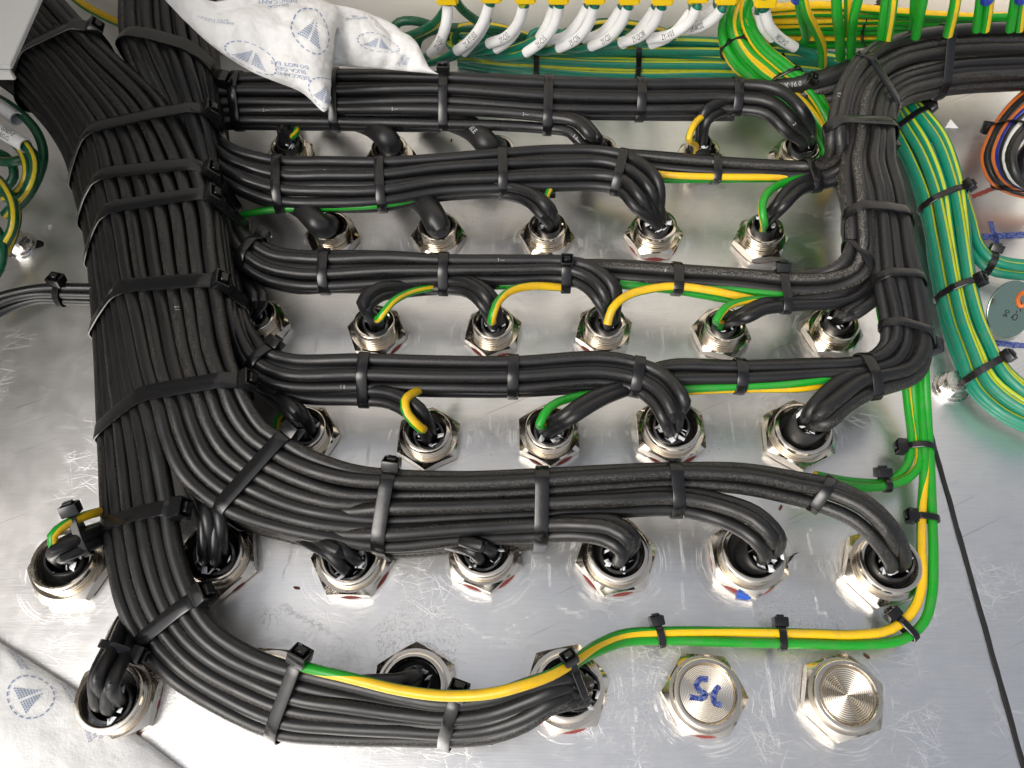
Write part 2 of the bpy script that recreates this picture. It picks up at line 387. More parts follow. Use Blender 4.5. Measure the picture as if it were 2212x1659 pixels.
# ---------------------------------------------------------------- the setting: plates, gasket, walls
# glands: px centre of the lock nut on the plate, size (S / L), row
ROWS = [
 ('front row', [(262,1512,'L'),(592,1494,'L'),(898,1490,'L'),(1222,1490,'L'),(1517,1503,'B'),(1812,1507,'B')]),
 ('second row from the front', [(162,1226,'L'),(478,1208,'L'),(765,1213,'L'),(1047,1197,'L'),(1329,1207,'L'),(1612,1208,'L'),(1900,1230,'L')]),
 ('third row from the front', [(664,948,'M'),(928,954,'M'),(1185,946,'M'),(1445,938,'L'),(1718,947,'L')]),
 ('fourth row from the front', [(566,708,'S'),(816,724,'S'),(1066,724,'S'),(1303,722,'S'),(1554,728,'S'),(1793,725,'S')]),
 ('fifth row from the front', [(721,519,'S'),(949,520,'S'),(1181,520,'S'),(1410,517,'M'),(1639,526,'S')]),
 ('rearmost row', [(634,350,'S'),(847,352,'S'),(1073,354,'S'),(1290,354,'S'),(1507,357,'S'),(1716,352,'M')]),
]
GL = {}
for ri, (rn, lst) in enumerate(ROWS):
    for gi, (u, v, s) in enumerate(lst): GL[(ri, gi)] = (P(u, v, 0), s, rn)
SEAM = 0.2975
def plate(name, x0, x1, y0, y1, th, step):
    nx, ny = int((x1-x0)/step), int((y1-y0)/step)
    xs = np.linspace(x0, x1, nx+1); ys = np.linspace(y0, y1, ny+1)
    X, Y = np.meshgrid(xs, ys); n = (nx+1)*(ny+1)
    V = np.stack([X.ravel(), Y.ravel(), np.zeros(n)], 1)
    idx = np.arange(n).reshape(ny+1, nx+1)
    F = np.stack([idx[:-1,:-1].ravel(), idx[:-1,1:].ravel(), idx[1:,1:].ravel(), idx[1:,:-1].ravel()], 1).tolist()
    V = V.tolist(); k = len(V)
    V += [(x0,y0,-th),(x1,y0,-th),(x1,y1,-th),(x0,y1,-th)]
    c = [int(idx[0,0]), int(idx[0,-1]), int(idx[-1,-1]), int(idx[-1,0])]
    F += [(k+3,k+2,k+1,k), tuple([k,k+1]+idx[0,::-1].tolist()), tuple([k+1,k+2]+idx[::-1,-1].tolist()), tuple([k+2,k+3]+idx[-1,:].tolist()), tuple([k+3,k]+idx[:,0].tolist())]
    m = me(name, V, F, False)
    A = np.full((len(V), 3), .2, dtype=np.float32); g = np.array([list(GL[q][0])[:2] for q in GL])
    P2 = np.array(V)[:, :2]; D = P2[:, None, :] - g[None]; L = np.linalg.norm(D, axis=2); j = L.argmin(1)
    A[:, :2] = D[np.arange(len(V)), j]; A[:, 2] = 0
    a = m.attributes.new('to_gland', 'FLOAT_VECTOR', 'POINT'); a.data.foreach_set('vector', A.ravel())
    sv = np.zeros(len(V), dtype=np.float32)
    for (u, v, rad, amp) in ((905,1375,.032,1.0),(1700,1330,.030,.9),(1790,1365,.022,.8),(1405,1465,.035,.9),(1370,1545,.03,.8),(1760,1430,.03,.7),(1640,1590,.02,.7),(590,1330,.016,.6),(1880,1150,.02,.5),(1010,1420,.015,.5)):
        c0 = P(u, v, 0); dd = np.hypot(P2[:,0]-c0.x, P2[:,1]-c0.y); sv = np.maximum(sv, amp*np.exp(-(dd/rad)**2))
    b_ = m.attributes.new('stain', 'FLOAT', 'POINT'); b_.data.foreach_set('value', sv.astype(np.float32))
    o = mobj(name, m, M['alu']); o['kind'] = 'structure'; return o
WALLY = 0.622
gland_plate = plate('gland_plate', -0.62, SEAM-.0017, -0.22, WALLY-.002, .003, .0025)
floor_plate = plate('floor_plate', SEAM+.0017, 0.80, -0.22, WALLY-.002, .003, .004)
# gasket lip standing in the joint between the two plates
gv = []; gn = 150
for i in range(gn+1):
    y = -.2 + i/gn*.80; j = .0005*noise.noise((y*60, 3, 1)); hh = .0012+.0007*noise.noise((y*90, 0, 5))
    gv += [(SEAM-.0016+j*.2, y, -.004), (SEAM-.0014+j, y, hh), (SEAM+.0013+j, y, hh*.8), (SEAM+.0016+j*.2, y, -.004)]
gf = [(4*i+k, 4*i+k+1, 4*i+5+k, 4*i+4+k) for i in range(gn) for k in range(3)]
gk = mobj('gasket_lip', me('gasket_lip', gv, [f[::-1] for f in gf], False), M['rubber']); gk['kind'] = 'structure'
for nm, lo, hi in (('back_wall', (-.62, WALLY, -.003), (.80, WALLY+.02, .95)), ('side_wall', (-.64, .04, -.003), (-.622, WALLY+.02, .95))):
    o = mobj(nm, box_mesh(nm, lo, hi), M['cream'] if nm == 'back_wall' else M['beige']); o['kind'] = 'structure'
under = mobj('cabinet_floor', box_mesh('cabinet_floor', (-.62, -.22, -.05), (.80, WALLY, -.0045)), M['rubber']); under['kind'] = 'structure'
# pen strokes on the plate
def stroke(u0, v0, u1, v1, wd, mat, nm='marker_stroke', parent=floor_plate):
    a, b = P(u0, v0, .25), P(u1, v1, .25); t = (b-a).normalized(); s = Vector((-t.y, t.x, 0)) * wd/2
    n = 14; V = []
    for i in range(n+1):
        p = a.lerp(b, i/n); k = 1 + .35*noise.noise((p.x*300, p.y*300, 2)); V += [p - s*k, p + s*(1+.35*noise.noise((p.x*300, p.y*300, 9)))]
    mobj(nm, me(nm, V, [(2*i, 2*i+2, 2*i+3, 2*i+1) for i in range(n)], False), mat, parent)
stroke(2122, 512, 2225, 506, .006, M['marker']); stroke(2140, 478, 2160, 545, .0045, M['marker']); stroke(2125, 738, 2225, 748, .005, M['marker'])
stroke(2100, 425, 2150, 405, .004, M['redpencil']); stroke(2155, 405, 2225, 396, .004, M['redpencil'])

# ---------------------------------------------------------------- cable glands
DIM = {  # corner radius, nut height, barrel radius, hole radius, barrel top height (mm)
 'S': (22.6, 8.0, 15.2, 11.4, 19.5), 'M': (24.0, 8.5, 16.6, 12.6, 19.5), 'L': (27.0, 9.0, 19.8, 15.8, 17.5), 'B': (26.0, 9.0, 20.5, 16.8, 15.0)}
def nut_mesh(s):
    R, h, rb, rh, zt = [x/1000 for x in DIM[s]]; ap = R*math.cos(math.pi/6); seg = 72
    z0 = .0008; V = []; rings = []
    def hexr(a):
        a = (a % (math.pi/3)) - math.pi/6; return ap/math.cos(a)
    def ring(f):
        b = len(V)
        for j in range(seg):
            a = j*2*math.pi/seg; r, z = f(a); V.append((r*math.cos(a), r*math.sin(a), z))
        rings.append(b)
    ring(lambda a: (min(hexr(a), ap*1.05), z0))
    ring(lambda a: (hexr(a), z0 + max(0, hexr(a)-ap*1.03)*.5))
    ring(lambda a: (hexr(a), z0 + h - .0006 - max(0, hexr(a)-ap*.985)*.60))
    ring(lambda a: (ap*.965, z0 + h))
    ring(lambda a: (rb*1.0, z0 + h))
    F = [(a+j, a+(j+1) % seg, b+(j+1) % seg, b+j) for a, b in zip(rings, rings[1:]) for j in range(seg)]
    return me('lock_nut', V, F, True, None, 28)
def barrel_mesh(s, groove=.00016, n=34):
    R, h, rb, rh, zt = [x/1000 for x in DIM[s]]
    pr = []; z = h - .001; pitch = .0025
    if s == 'B':
        pr = [(rb, z), (rb, zt-.0012), (rb-.0006, zt-.0003), (rb-.0012, zt), (rh+.0006, zt), (rh, zt-.0008), (rh, zt-.0022), (rh-.0006, zt-.0028)]
        for i in range(n):
            r = (rh-.0010)*(1-i/n); pr += [(r, zt-.0018+(groove if i % 2 else 0))]
        pr += [(.0002, zt-.0018)]
        return lathe('blank_cap', pr, 64, 30)
    while z < zt - .0022:
        pr += [(rb, z), (rb, z+pitch*.38), (rb-.0013, z+pitch*.55), (rb-.0013, z+pitch*.78)]; z += pitch
    pr += [(rb, zt-.0016), (rb-.0005, zt-.0004), (rb-.0012, zt), (rh+.0010, zt), (rh, zt-.0012), (rh, .004), (rh*.2, .004)]
    return lathe('threaded_barrel', pr, 56, 30)
RINGED = barrel_mesh('B', .0005, 26); RINGED.materials.append(M['nickel'])
NM = {s: nut_mesh(s) for s in DIM}; BM_ = {s: barrel_mesh(s) for s in DIM}
for s in DIM:
    NM[s].materials.append(M['nickel']); BM_[s].materials.append(M['nickel'])
WM = {s: lathe('seal_ring', [(DIM[s][0]/1000*.76, .0001), (DIM[s][0]/1000*.858, .0001), (DIM[s][0]/1000*.858, .0016), (DIM[s][0]/1000*.76, .0016)], 48) for s in DIM}
IM = {s: lathe('seal_insert', [(DIM[s][3]/1000-.0002, .0045), (DIM[s][3]/1000-.0002, .008), (DIM[s][3]/1000*.72, .0085), (.0005, .0082)], 32) for s in DIM}
for s in DIM: WM[s].materials.append(M['red_seal']); IM[s].materials.append(M['rubber'])
ORD = ['leftmost', 'second from left', 'third from left', 'fourth from left', 'fifth from left', 'sixth from left', 'rightmost']
def gl_pos(k):
    n = len(ROWS[k[0]][1]); return 'rightmost' if k[1] == n-1 else ORD[k[1]]
SHOWRED = {(0,0),(0,3),(0,4),(1,2),(1,3),(1,4),(1,5),(1,1),(2,2),(2,3),(3,1),(3,2),(3,3),(4,3)}
rg = random.Random(11)
for k, (c, s, rn) in GL.items():
    blank = s == 'B'
    if blank:
        lab = 'nickel blanking plug marked with blue pen, front row' if k[1] == 4 else 'clean nickel blanking plug at the right end of the front row'
        t = thing('blanking_plug', lab, 'plug', c, 'blanking plugs')
    else:
        t = thing('cable_gland', f'nickel cable gland with hexagonal nut, {gl_pos(k)} in the {rn}', 'cable gland', c, 'nickel cable glands')
    rot = rg.uniform(0, math.pi/3)
    if k == (0,4): rot = math.radians(-4)
    if k == (0,5): rot = math.radians(15)
    for nm, m in (('lock_nut', NM[s]), ('cap' if blank else 'threaded_barrel', RINGED if k == (0,5) else BM_[s]), ('seal_ring', WM[s])) + (() if blank else (('seal_insert', IM[s]),)):
        o = bpy.data.objects.new(nm, m); link(o, t); o.rotation_euler = (0, 0, rot)
        if nm == 'seal_ring':
            a = rg.uniform(-1.9, -.9); d = .0014 if k in SHOWRED else 0
            o.location = (d*math.cos(a), d*math.sin(a), 0)
    if k == (0,4):   # handwritten blue "SL"
        def pen(pts, nm='pen_mark'):
            c3 = interp([P(u, v, 13.7/ZK) for u, v in pts], .0015); T, U, W = frames(c3); V = []; F = []
            for i in range(len(c3)):
                wd = .0016 + .0006*noise.noise((i*.5, pts[0][0], 1))
                V += [c3[i] - W[i]*wd, c3[i] + W[i]*wd]
                if i: F.append((2*i-2, 2*i-1, 2*i+1, 2*i))
            mobj(nm, me(nm, V, F, False), M['marker'], t)
        pen([(1530,1468),(1515,1466),(1505,1478),(1512,1492),(1525,1500),(1518,1508),(1490,1506)])
        pen([(1554,1482),(1545,1493),(1541,1507),(1546,1520),(1560,1522)])

# ---------------------------------------------------------------- cores, cables and bundles
CURVES = {}      # key -> list of (curve, radius)
ROOTS = {}
def lerp(a, b, t): return a + (b - a) * t
def frac(stations, f0, f1):
    """a strip of a wider bundle: the lanes between two fractions of its width"""
    return [('3', P(*s[:3]).lerp(P(*s[3:]), f0), P(*s[:3]).lerp(P(*s[3:]), f1)) for s in stations]
def st3(s):
    if s[0] == '3': return s[1], s[2]
    return P(*s[:3]), P(*s[3:])
RS = {'S': 9.0, 'M': 10.2, 'L': 12.2}
TOPS = {(1,6):(1930,1211),(1,5):(1652,1191),(1,4):(1339,1195),(1,3):(1043,1190),(1,2):(751,1210),(1,1):(463,1200),(1,0):(150,1207),(0,0):(238,1518),(0,3):(1258,1490),(0,2):(898,1470),
 (2,0):(666,934),(2,1):(927,942),(2,2):(1186,929),(2,3):(1447,926),(2,4):(1750,918),(3,0):(556,696),(3,1):(811,698),(3,2):(1067,707),(3,3):(1316,700),(3,4):(1562,707),(3,5):(1812,689),
 (4,2):(1190,497),(4,3):(1418,484),(4,4):(1649,486),(5,0):(621,308),(5,3):(1283,320),(5,4):(1503,317),(5,5):(1729,329)}   # where the cut jacket ends
def add_sheath(root, k, lean, ztop, rs, seed):
    rnd = random.Random(seed); c = GL[k][0]; top = P(*TOPS[k], ztop/ZK); lean = Vector((top.x-c.x, top.y-c.y, 0))
    mx = .0065
    if lean.length > mx: lean = lean.normalized()*mx; top = Vector((c.x+lean.x, c.y+lean.y, top.z))
    base = Vector((c.x, c.y, .006)) + lean*.35
    cv = interp([base, base.lerp(top, .5) - lean*.08, top], .003)
    o = mobj('sheath', shell_mesh('sheath', cv, rs/1000, (rs-1.3)/1000, 24, .0014, rnd), M['sheath'], root)
    ax = (top-base).normalized(); V = []; F = []
    for q in range(12 if rs > 10 else 6):           # torn filler and foil showing at the cut
        a = rnd.uniform(0, 6.28); rr = rnd.uniform(.6, 1.02)*(rs-1.2)/1000
        p = top + Vector((math.cos(a)*rr, math.sin(a)*rr, rnd.uniform(-.003, .002)))
        e1 = Vector((rnd.uniform(-1,1), rnd.uniform(-1,1), rnd.uniform(-.3,.6)))*(.0030 if rs > 10 else .0024); e2 = Vector((rnd.uniform(-1,1), rnd.uniform(-1,1), rnd.uniform(-.3,.6)))*.0024
        b = len(V); V += [p-e1, p+e2*1.2, p+e1+Vector((0,0,.001)), p-e2, p+Vector((0,0,.0009))]; F += [(b,b+1,b+4),(b+1,b+2,b+4),(b+2,b+3,b+4),(b+3,b,b+4)]
    # packed filler plug between the cores
    mobj('filler', me('filler', V, F, False), M['filler'], root)
    return top, ax
def stream(key, label, stations, n, r=4.1, arch=0.0, under=0, gland=None, ztop=27, lean=None, mat='core', mats=None, name=None, cat=None, jit=.10, rs=None, part='core', v0=None, twist=0.0, uend=None, seg=12, group=None, vr=.18, vc=0.0, tilt_last=True, into=None, tuck=None):
    rnd = random.Random(hash(key) % 1000 if False else sum(ord(q)*(i+3) for i, q in enumerate(key)))
    A = []; B = []
    for s in stations:
        a, b = st3(s); A.append(a); B.append(b)
    if into is not None:
        root = ROOTS[into]
    else:
        name = name or ('multicore_cable' if gland else 'wire_bundle'); cat = cat or ('cable' if gland else 'wire bundle')
        c0 = GL[gland][0] if gland else sum(A, Vector())/len(A)
        root = thing(name, label, cat, (c0.x, c0.y, 0), group)
    ROOTS[key] = root; CURVES.setdefault(key, [])
    R = r/1000; m = len(stations)
    if gland:
        g = GL[gland]; rsz = rs or RS[g[1]]; c = Vector((g[0].x, g[0].y, 0))
        last = (A[-1]+B[-1])/2; hv = Vector((last.x-c.x, last.y-c.y, 0))
        if lean is None: lean = hv.normalized()*min(.006, hv.length*.3) if hv.length > 1e-4 else Vector()
        else: lean = Vector((lean[0]/1000, lean[1]/1000, 0))
        top, ax = add_sheath(root, gland, lean, ztop, rsz, len(CURVES)*7+1)
        lat = (B[-1]-A[-1]); lat.z = 0
        lat = lat.normalized() if lat.length > 1e-6 else Vector((1,0,0)); per = Vector((-lat.y, lat.x, 0))
        rc = max(.0015, (rsz-1.3)/1000 - R*1.05)
    for layer in range(under+1):
        nn = n if layer == 0 else max(1, n - (layer % 2))
        mm = m if layer == 0 else (uend if uend is not None else m)
        for i in range(nn):
            t0 = (i+.5)/nn; pts = []; ph = rnd.uniform(0, 6.28)
            for q in range(mm):
                wd = (B[q]-A[q]).length; sp = wd/nn
                t = t0 + (rnd.uniform(-1,1)*jit/nn if 0 < q else 0); dz = 0.0; cnt = nn
                if tuck and layer == 0 and q < tuck[1]:       # one core lies hidden below its neighbours until this station
                    cnt = nn-1
                    if i == tuck[0]: t = .5; dz = -1.7*R
                    else: t = ((i - (i > tuck[0])) + .5)/cnt + rnd.uniform(-1,1)*jit/nn
                sp = wd/cnt
                p = lerp(A[q], B[q], t)
                fade = 1.0 if not gland else min(1.0, (mm-q)/2.5)
                lift = 0.0 if not gland or layer else (.003 if q == mm-1 else (.003 if q == mm-2 else 0.0))
                z = arch/1000*(1-(2*t0-1)**2)*fade + lift
                if sp < 2*R: z += (.5 if i % 2 else -.5)*math.sqrt(max(0, (2*R)**2-sp**2))*.72
                z += rnd.uniform(-1,1)*.0006 - layer*R*1.72 + dz
                p = p + Vector((0, 0, z)); p.z = max(p.z, R*1.02)
                pts.append(p)
            if gland and layer == 0:
                off = lat*((2*t0-1)*rc*(1 if n > 1 else 0)) + per*((.45 if i % 2 else -.45)*rc if n > 2 else 0)
                pts.append(top + off*1.0 + ax*.0035); pts.append(top + off*.95 - ax*.012)
            cv = interp(pts, .006)
            CURVES[key].append((cv, R))
            mt = mats[i % len(mats)] if mats else mat
            vv = (vc + rnd.uniform(-vr, vr) if v0 is None else v0)
            mobj(part, tube_mesh(part, cv, R, seg, vv, twist*rnd.uniform(.5, 1.5)), M[mt], root)
    return root
def wire(key, label, pts, r=3.0, mat='gy', v0=0.0, twist=0.0, into=None, gland=None, name='earth_wire', cat='wire', part='earth_core', group=None, seg=12):
    p3 = [P(*q[:3]) for q in pts]; keyed = len(pts[0]) > 3
    if gland:
        g = GL[gland]; c = Vector((g[0].x, g[0].y, 0)); p3 += [c + (Vector((p3[-1].x, p3[-1].y, 0))-c)*.45 + Vector((0,0,.033)), c + (Vector((p3[-1].x, p3[-1].y, 0))-c)*.35 + Vector((0,0,.020))]
    if keyed: p3 = [(*q, pts[min(i, len(pts)-1)][3]) for i, q in enumerate(p3)]
    cv = interp(p3, .005); mesh = tube_mesh(part if into else name, cv, r/1000, seg, v0, twist)
    CURVES.setdefault(key, []).append((cv, r/1000))
    if into: return mobj(part, mesh, M[mat], ROOTS[into])
    o = mobj(name, mesh, M[mat]); ROOTS[key] = o
    return tag(o, label, cat, group)
def gcab(k): return f'black multicore cable in the gland {gl_pos(k)} in the {GL[k][2]}'

# ---- left trunk
TB6 = [(-70,130,56,0,20,92),(50,215,44,115,160,80),(140,330,32,200,290,68),(170,430,26,225,400,63),(190,510,22,245,500,64),(200,600,20,262,600,62),(207,700,20,285,700,60),(212,800,20,305,800,60),(214,900,20,328,880,58),(217,1000,20,352,970,54),(221,1100,22,372,1080,48),(230,1200,22,390,1180,44),(250,1300,22,425,1280,40),(295,1395,20,470,1350,38),(355,1465,18,530,1395,36),(450,1530,16,600,1425,34),(583,1593,15,680,1447,34),(720,1603,15,780,1473,34),(860,1605,15,870,1497,34),(975,1605,16,960,1512,36),(1065,1597,18,1050,1503,38),(1135,1572,22,1140,1474,40),(1190,1535,28,1205,1458,42)]
stream('B6', 'thick black cable sweeping along the bottom into the fourth front-row gland', TB6, 6, 4.4, 3, 1, gland=(0,3), ztop=29, lean=(4,4), mat='core2', uend=21, jit=.05, rs=12.5)
TB5 = [(0,20,92,100,-40,106),(115,160,80,235,105,90),(200,290,68,345,205,74),(225,400,63,425,340,66),(245,500,64,458,450,66),(262,600,62,470,550,64),(285,700,60,482,650,62),(305,800,60,500,750,60),(328,880,58,530,835,58),(345,950,54,550,880,54),(380,1030,48,585,920,50),(435,1085,42,625,945,48),(505,1122,38,670,970,47),(590,1150,34,725,993,46),(690,1170,32,775,1007,45),(830,1185,30,840,1017,44),(1000,1172,30,1000,1022,44),(1165,1163,30,1168,1016,44)]
stream('B5a', gcab((1,6)), frac(TB5[:15],.57,1)+frac(TB5[15:],.64,1)+[(1320,1058,40,1310,1008,44),(1460,1052,40,1455,1002,44),(1600,1062,42,1605,1003,45),(1700,1082,42,1720,1020,46),(1765,1100,42,1805,1038,46),(1830,1130,42,1885,1085,46),(1878,1170,40,1945,1150,44)], 3, 4.5, 2, jit=.05, gland=(1,6), ztop=28, lean=(8,4), mat='core2', rs=12.2)
stream('B5b', gcab((1,5)), frac(TB5[:15],.285,.57)+frac(TB5[15:],.32,.64)+[(1310,1112,36,1310,1060,42),(1460,1110,36,1460,1052,42),(1545,1128,38,1560,1068,44),(1600,1160,40,1640,1100,46),(1632,1185,40,1688,1150,44)], 3, 4.5, 2, jit=.05, tuck=(1,15), gland=(1,5), ztop=28, lean=(8,3), mat='core2', rs=12.2)
stream('B5c', gcab((1,4)), frac(TB5[:15],0,.285)+frac(TB5[15:],0,.32)+[(1245,1162,34,1250,1114,40),(1300,1176,37,1332,1120,42),(1335,1195,38,1374,1152,42)], 3, 4.5, 2, jit=.05, tuck=(1,15), gland=(1,4), ztop=27, lean=(5,3), mat='core2', rs=12.2)
stream('B5u', 'packed lower layer of black cores inside the big left trunk and second row bundle', [(s[0]+8,s[1]+4,s[2]-11,s[3]-6,s[4]+6,s[5]-11) for s in TB5], 8, 4.2, 2, 2, mat='dusty', seg=8)
stream('R4', gcab((2,3)), [(340,-40,96,385,-40,96),(352,100,86,405,100,86),(395,230,73,440,230,70),(428,340,65,462,330,54),(456,450,61,484,440,40),(470,550,60,500,540,36),(482,640,58,514,620,36),(494,700,55,530,680,38),(512,760,50,556,735,40),(545,810,44,590,762,42),(610,838,40,640,774,40),(780,842,38,782,773,42),(950,845,38,950,776,42),(1110,845,38,1110,777,42),(1300,832,38,1305,770,42),(1375,848,38,1390,783,42),(1410,885,38,1445,815,42),(1428,915,38,1482,870,42)], 4, 4.2, 2, 1, gland=(2,3), ztop=26, uend=15, rs=12.2)
stream('R4b', gcab((2,1)), [(500,770,40,530,740,40),(545,828,36,565,805,38),(640,864,32,645,835,34),(780,868,32,785,840,34),(840,880,34,855,852,36),(890,915,36,915,880,38)], 2, 4.2, 0, gland=(2,1), ztop=26)
wire('R4e', '', [(985,815,18),(935,832,26),(898,847,40),(874,868,48),(880,895,46),(908,925,40)], 3.1, 'gy', .02, .0, into='R4b', gland=(2,1))
stream('R3', gcab((3,3)), [(390,-40,94,450,-40,88),(410,100,84,455,100,78),(440,230,69,468,220,56),(462,340,52,482,320,36),(478,430,42,494,410,24),(488,500,40,512,465,28),(510,560,44,545,510,40),(560,603,40,600,535,38),(640,622,36,660,542,38),(700,622,36,705,542,38),(830,615,36,830,543,40),(960,605,38,960,553,40),(1100,605,38,1100,556,40),(1220,603,38,1225,560,42),(1262,625,38,1290,580,42),(1290,660,38,1335,620,42)], 5, 4.1, 2, 1, gland=(3,3), ztop=28, uend=13)
stream('R3b', gcab((3,2)), [(560,618,28,620,560,30),(830,622,30,830,585,32),(960,628,34,965,590,36),(1010,640,37,1025,605,39),(1040,670,38,1070,640,41)], 3, 4.0, 0, gland=(3,2), ztop=28)
stream('R3c', gcab((3,1)), [(980,622,28,980,600,28),(880,632,32,880,608,32),(825,645,38,812,622,38),(797,672,42,778,652,42)], 3, 4.0, 0, gland=(3,1), ztop=27, lean=(-2,2))
wire('R3ce', '', [(950,618,30),(885,632,40),(845,655,46),(822,685,44)], 2.7, 'gyg', .1, 0, into='R3c', gland=(3,1))
wire('R3be', '', [(1225,622,34),(1150,618,42),(1100,630,48),(1072,658,50),(1062,690,46)], 2.9, 'gy', .05, 2, into='R3b', gland=(3,2))
stream('R2', gcab((4,3)), [(420,330,50,440,270,50),(490,395,46,500,320,48),(560,428,42,560,338,46),(620,442,40,620,345,44),(700,445,40,705,346,44),(820,440,40,820,348,44),(950,416,40,950,341,44),(1085,410,40,1085,331,44),(1200,407,40,1205,322,44),(1295,407,40,1310,327,44),(1335,420,40,1375,352,44),(1368,455,40,1425,400,44)], 6, 4.1, 2, 1, gland=(4,3), ztop=29, uend=9, rs=10.2)
stream('R2b', gcab((4,2)), [(850,430,34,850,400,36),(1000,415,36,1000,390,36),(1085,418,37,1095,400,38),(1135,440,39,1155,415,41),(1165,470,40,1195,445,42)], 3, 4.0, 0, gland=(4,2), ztop=28)
wire('R2be', '', [(1215,385,34),(1192,405,38),(1180,425,38),(1180,460,36)], 2.6, 'gyg', .1, 0, into='R2b', gland=(4,2))
stream('R1', gcab((5,5)), [(420,225,60,430,165,60),(490,222,55,490,160,58),(720,225,50,715,150,56),(950,222,50,950,155,56),(1180,238,48,1180,165,54),(1380,240,46,1380,170,52),(1590,240,46,1590,172,52),(1650,258,46,1685,190,52),(1690,290,44,1748,250,50)], 5, 4.3, 2, 1, gland=(5,5), ztop=29, uend=7, rs=11)
stream('R1b', gcab((5,3)), [(420,265,50,430,220,52),(490,266,45,490,220,48),(720,268,42,720,220,46),(950,271,42,950,220,48),(1080,272,42,1085,230,48),(1180,278,42,1190,241,48),(1225,295,42,1260,258,46),(1248,315,40,1298,295,44)], 3, 4.4, 1, 1, uend=4, gland=(5,3), ztop=27)
# short cables that dive from under the bundles
stream('g50', gcab((5,0)), [(580,225,12,640,225,12),(590,258,26,640,258,26),(604,285,36,630,285,36)], 3, 4.0, 0, gland=(5,0), ztop=30, lean=(-1,3))
wire('g50e', '', [(665,240,16),(648,262,30),(638,290,38)], 2.6, 'gyg', .1, 0, into='g50', gland=(5,0))
stream('g54', gcab((5,4)), [(1640,230,40,1630,210,44),(1575,245,42,1562,225,44),(1530,268,44,1512,250,44)], 2, 4.2, 0, gland=(5,4), ztop=31, lean=(-2,3))
wire('g54e', '', [(1610,235,36),(1545,242,42),(1505,262,48),(1488,298,46)], 2.7, 'gy', .0, 0, into='g54', gland=(5,4))
stream('g30', gcab((3,0)), [(480,530,10,525,545,10),(512,605,24,552,610,24),(540,655,36,578,655,36)], 4, 3.6, 0, gland=(3,0), ztop=27)
stream('g20', gcab((2,0)), [(510,810,10,560,805,10),(580,868,24,612,846,24),(630,905,36,657,886,36)], 3, 4.0, 0, gland=(2,0), ztop=26)
wire('g20e', '', [(585,838,30),(622,872,26),(600,905,22),(598,945,16)], 2.6, 'gyg', .1, 0, into='g20')
stream('g11', gcab((1,1)), [(388,980,8,430,975,8),(400,1050,20,448,1050,20),(430,1120,36,490,1120,36)], 4, 4.0, 0, gland=(1,1), ztop=26, lean=(-1,2))
stream('g12', gcab((1,2)), [(590,1130,8,630,1110,8),(655,1172,18,690,1150,18),(712,1204,30,742,1180,32)], 3, 4.0, 0, gland=(1,2), ztop=25, lean=(-1,2))
stream('g13', gcab((1,3)), [(880,1150,8,900,1125,8),(965,1178,18,978,1152,20),(1018,1196,30,1050,1174,33)], 3, 4.0, 0, gland=(1,3), ztop=24, lean=(1,2))
stream('g10', gcab((1,0)), [(300,1135,7,290,1100,7),(238,1162,18,224,1126,22),(188,1188,33,162,1152,38),(142,1206,38,118,1180,43)], 3, 4.0, 0, gland=(1,0), ztop=27, lean=(-4,1), rs=11)
wire('g10e', '', [(260,1090,10),(228,1102,22),(185,1114,38),(140,1134,46),(113,1158,48),(120,1188,42)], 2.9, 'gy', .1, 4, into='g10', gland=(1,0))
stream('g00', gcab((0,0)), [(330,1270,7,370,1300,7),(262,1325,14,312,1352,12),(228,1400,32,283,1425,28),(200,1460,40,262,1482,38)], 4, 4.0, 0, gland=(0,0), ztop=25, lean=(-7,4), rs=11.5)
stream('g02', gcab((0,2)), [(700,1500,26,705,1478,26),(800,1495,28,805,1470,28),(855,1492,29,860,1468,29)], 2, 4.2, 0, gland=(0,2), ztop=20, lean=(-3,0), rs=9)
# uncut jacketed cables
def thick(key, k, pts, r, label):
    root = thing('jacketed_cable', label, 'cable', GL[k][0]); ROOTS[key] = root
    c = GL[k][0]; p3 = [P(*q) for q in pts] + [c + Vector((0,0,.018)), c + Vector((0,0,.007))]
    cv = interp(p3, .004); CURVES[key] = [(cv, r/1000)]
    mobj('jacket', tube_mesh('jacket', cv, r/1000, 20), M['sheath'], root)
thick('k40', (4,0), [(540,405,12),(605,425,20),(655,450,32),(692,488,32)], 9.0, gcab((4,0)).replace('multicore', 'jacketed'))
thick('k41', (4,1), [(850,395,12),(888,418,20),(925,448,32),(944,484,33)], 9.6, gcab((4,1)).replace('multicore', 'jacketed'))
thick('k51', (5,1), [(690,238,12),(755,255,22),(808,275,34),(840,305,34)], 9.4, gcab((5,1)).replace('multicore', 'jacketed'))
thick('k52', (5,2), [(910,240,12),(972,258,22),(1024,282,34),(1055,314,34)], 9.8, gcab((5,2)).replace('multicore', 'jacketed'))

